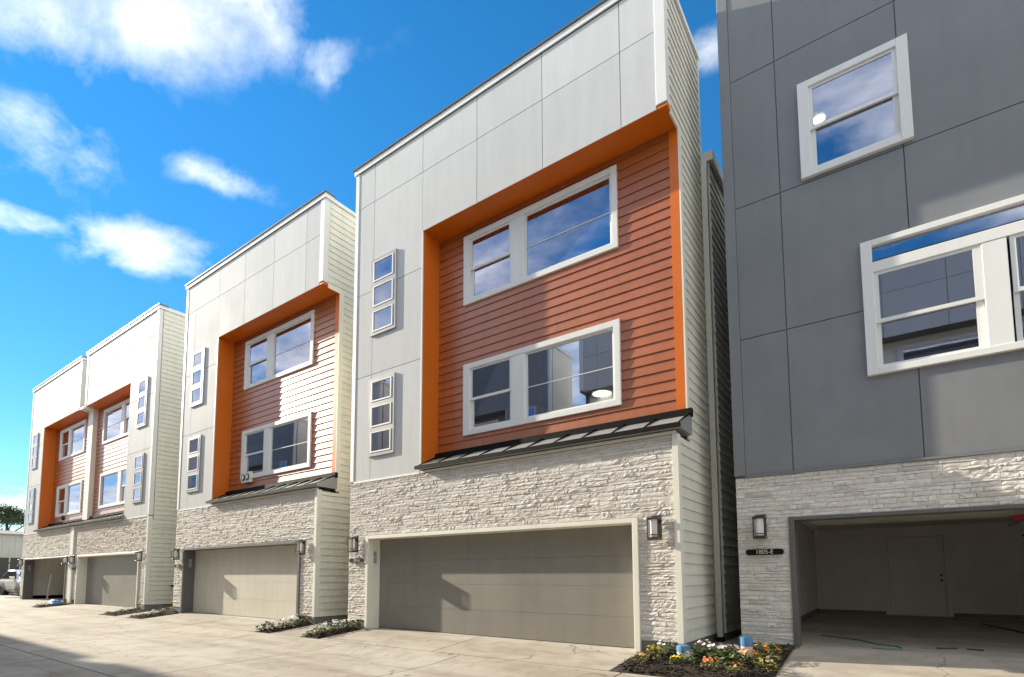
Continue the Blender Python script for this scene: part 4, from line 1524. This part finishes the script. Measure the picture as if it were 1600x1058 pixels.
# second car further back is hidden; dark fence of upright boards
fn = empty('dark_fence', (-54, 6, 0))
tag(fn, 'dark board fence below the pale metal building', 'fence')
for k in range(34):
    y = -14 + k * 0.62
    MB().chbox(-0.02, 0.02, y, y + 0.54, -0.3, 2.66).build('fence_board', 'fence_dark', fn)
MB().box(-0.09, -0.03, -14, 7.1, 0.5, 0.6).box(-0.09, -0.03, -14, 7.1, 2.2, 2.3).build_each('fence_rail', 'fence_dark', fn)
shd = empty('metal_building', (-60, 4, 0))
tag(shd, 'pale ribbed metal building behind the leftmost house', 'building')
mw = MB()
mw.box(-14, -0.05, -6, 26, -0.3, 4.85)
mw.build('wall', 'shed_metal', shd)
for k in range(80):
    y = -6 + 0.4 * k + 0.05
    MB().box(-0.05, 0.0, y, y + 0.10, -0.3, 4.83).build('rib', 'shed_metal', shd)
MB().box(-14.3, 0.18, -6.3, 26.3, 4.86, 5.05).build('roof', 'shed_metal', shd)
MB().box(0.18, 0.26, -6.3, 26.3, 4.80, 5.07).build('gutter', 'white_trim', shd)


def tree(label, x, y, h, crown_r, seed):
    r2 = random.Random(seed)
    t = empty('tree', (x, y, -0.2))
    tag(t, label, 'tree', 'trees behind the metal building')
    tr = MB().tube([(0, 0, 0), (0.1, 0.05, h * 0.3), (-0.05, 0.1, h * 0.62), (0.1, 0, h * 0.9)], [0.28, 0.2, 0.13, 0.04], 9)
    limbs = []
    for k in range(9):
        a = r2.uniform(0, 6.28)
        z0 = h * r2.uniform(0.35, 0.7)
        e = Vector((math.cos(a) * crown_r * r2.uniform(0.5, 0.9), math.sin(a) * crown_r * r2.uniform(0.5, 0.9), z0 + h * r2.uniform(0.1, 0.28)))
        tr.tube([(0, 0, z0), e * 0.5 + Vector((0, 0, z0 * 0.5)), e], [0.09, 0.06, 0.02], 6)
        limbs.append(e)
    tr.build('trunk', 'bark', t)
    cr = MB()
    limbs += [Vector((r2.uniform(-0.3, 0.3), r2.uniform(-0.3, 0.3), h * 0.93)) for _ in range(3)]
    for e in limbs:
        for q in range(7):
            c = e + Vector((r2.gauss(0, 1), r2.gauss(0, 1), r2.gauss(0, 0.6))) * crown_r * 0.22
            for i in range(190):
                p = c + Vector((r2.gauss(0, 1), r2.gauss(0, 1), r2.gauss(0, 0.7))) * crown_r * 0.11
                d = Vector((r2.uniform(-1, 1), r2.uniform(-1, 1), r2.uniform(-0.6, 0.6))).normalized()
                s = d.orthogonal().normalized()
                l, w_ = r2.uniform(0.09, 0.2), r2.uniform(0.04, 0.08)
                cr.add([p, p + d * l * 0.5 + s * w_, p + d * l, p + d * l * 0.5 - s * w_], [(0, 1, 2, 3)])
    cr.build('crown', 'leaf_tree', t)


tree('broad dark green tree top left behind the metal building', -78, 1.8, 8.2, 3.0, 1)
tree('taller dark green tree behind the metal building beside the house', -76, 6.6, 8.6, 3.4, 2)
tree('dark green tree farthest left behind the metal building', -80, -4.0, 8.4, 3.4, 3)
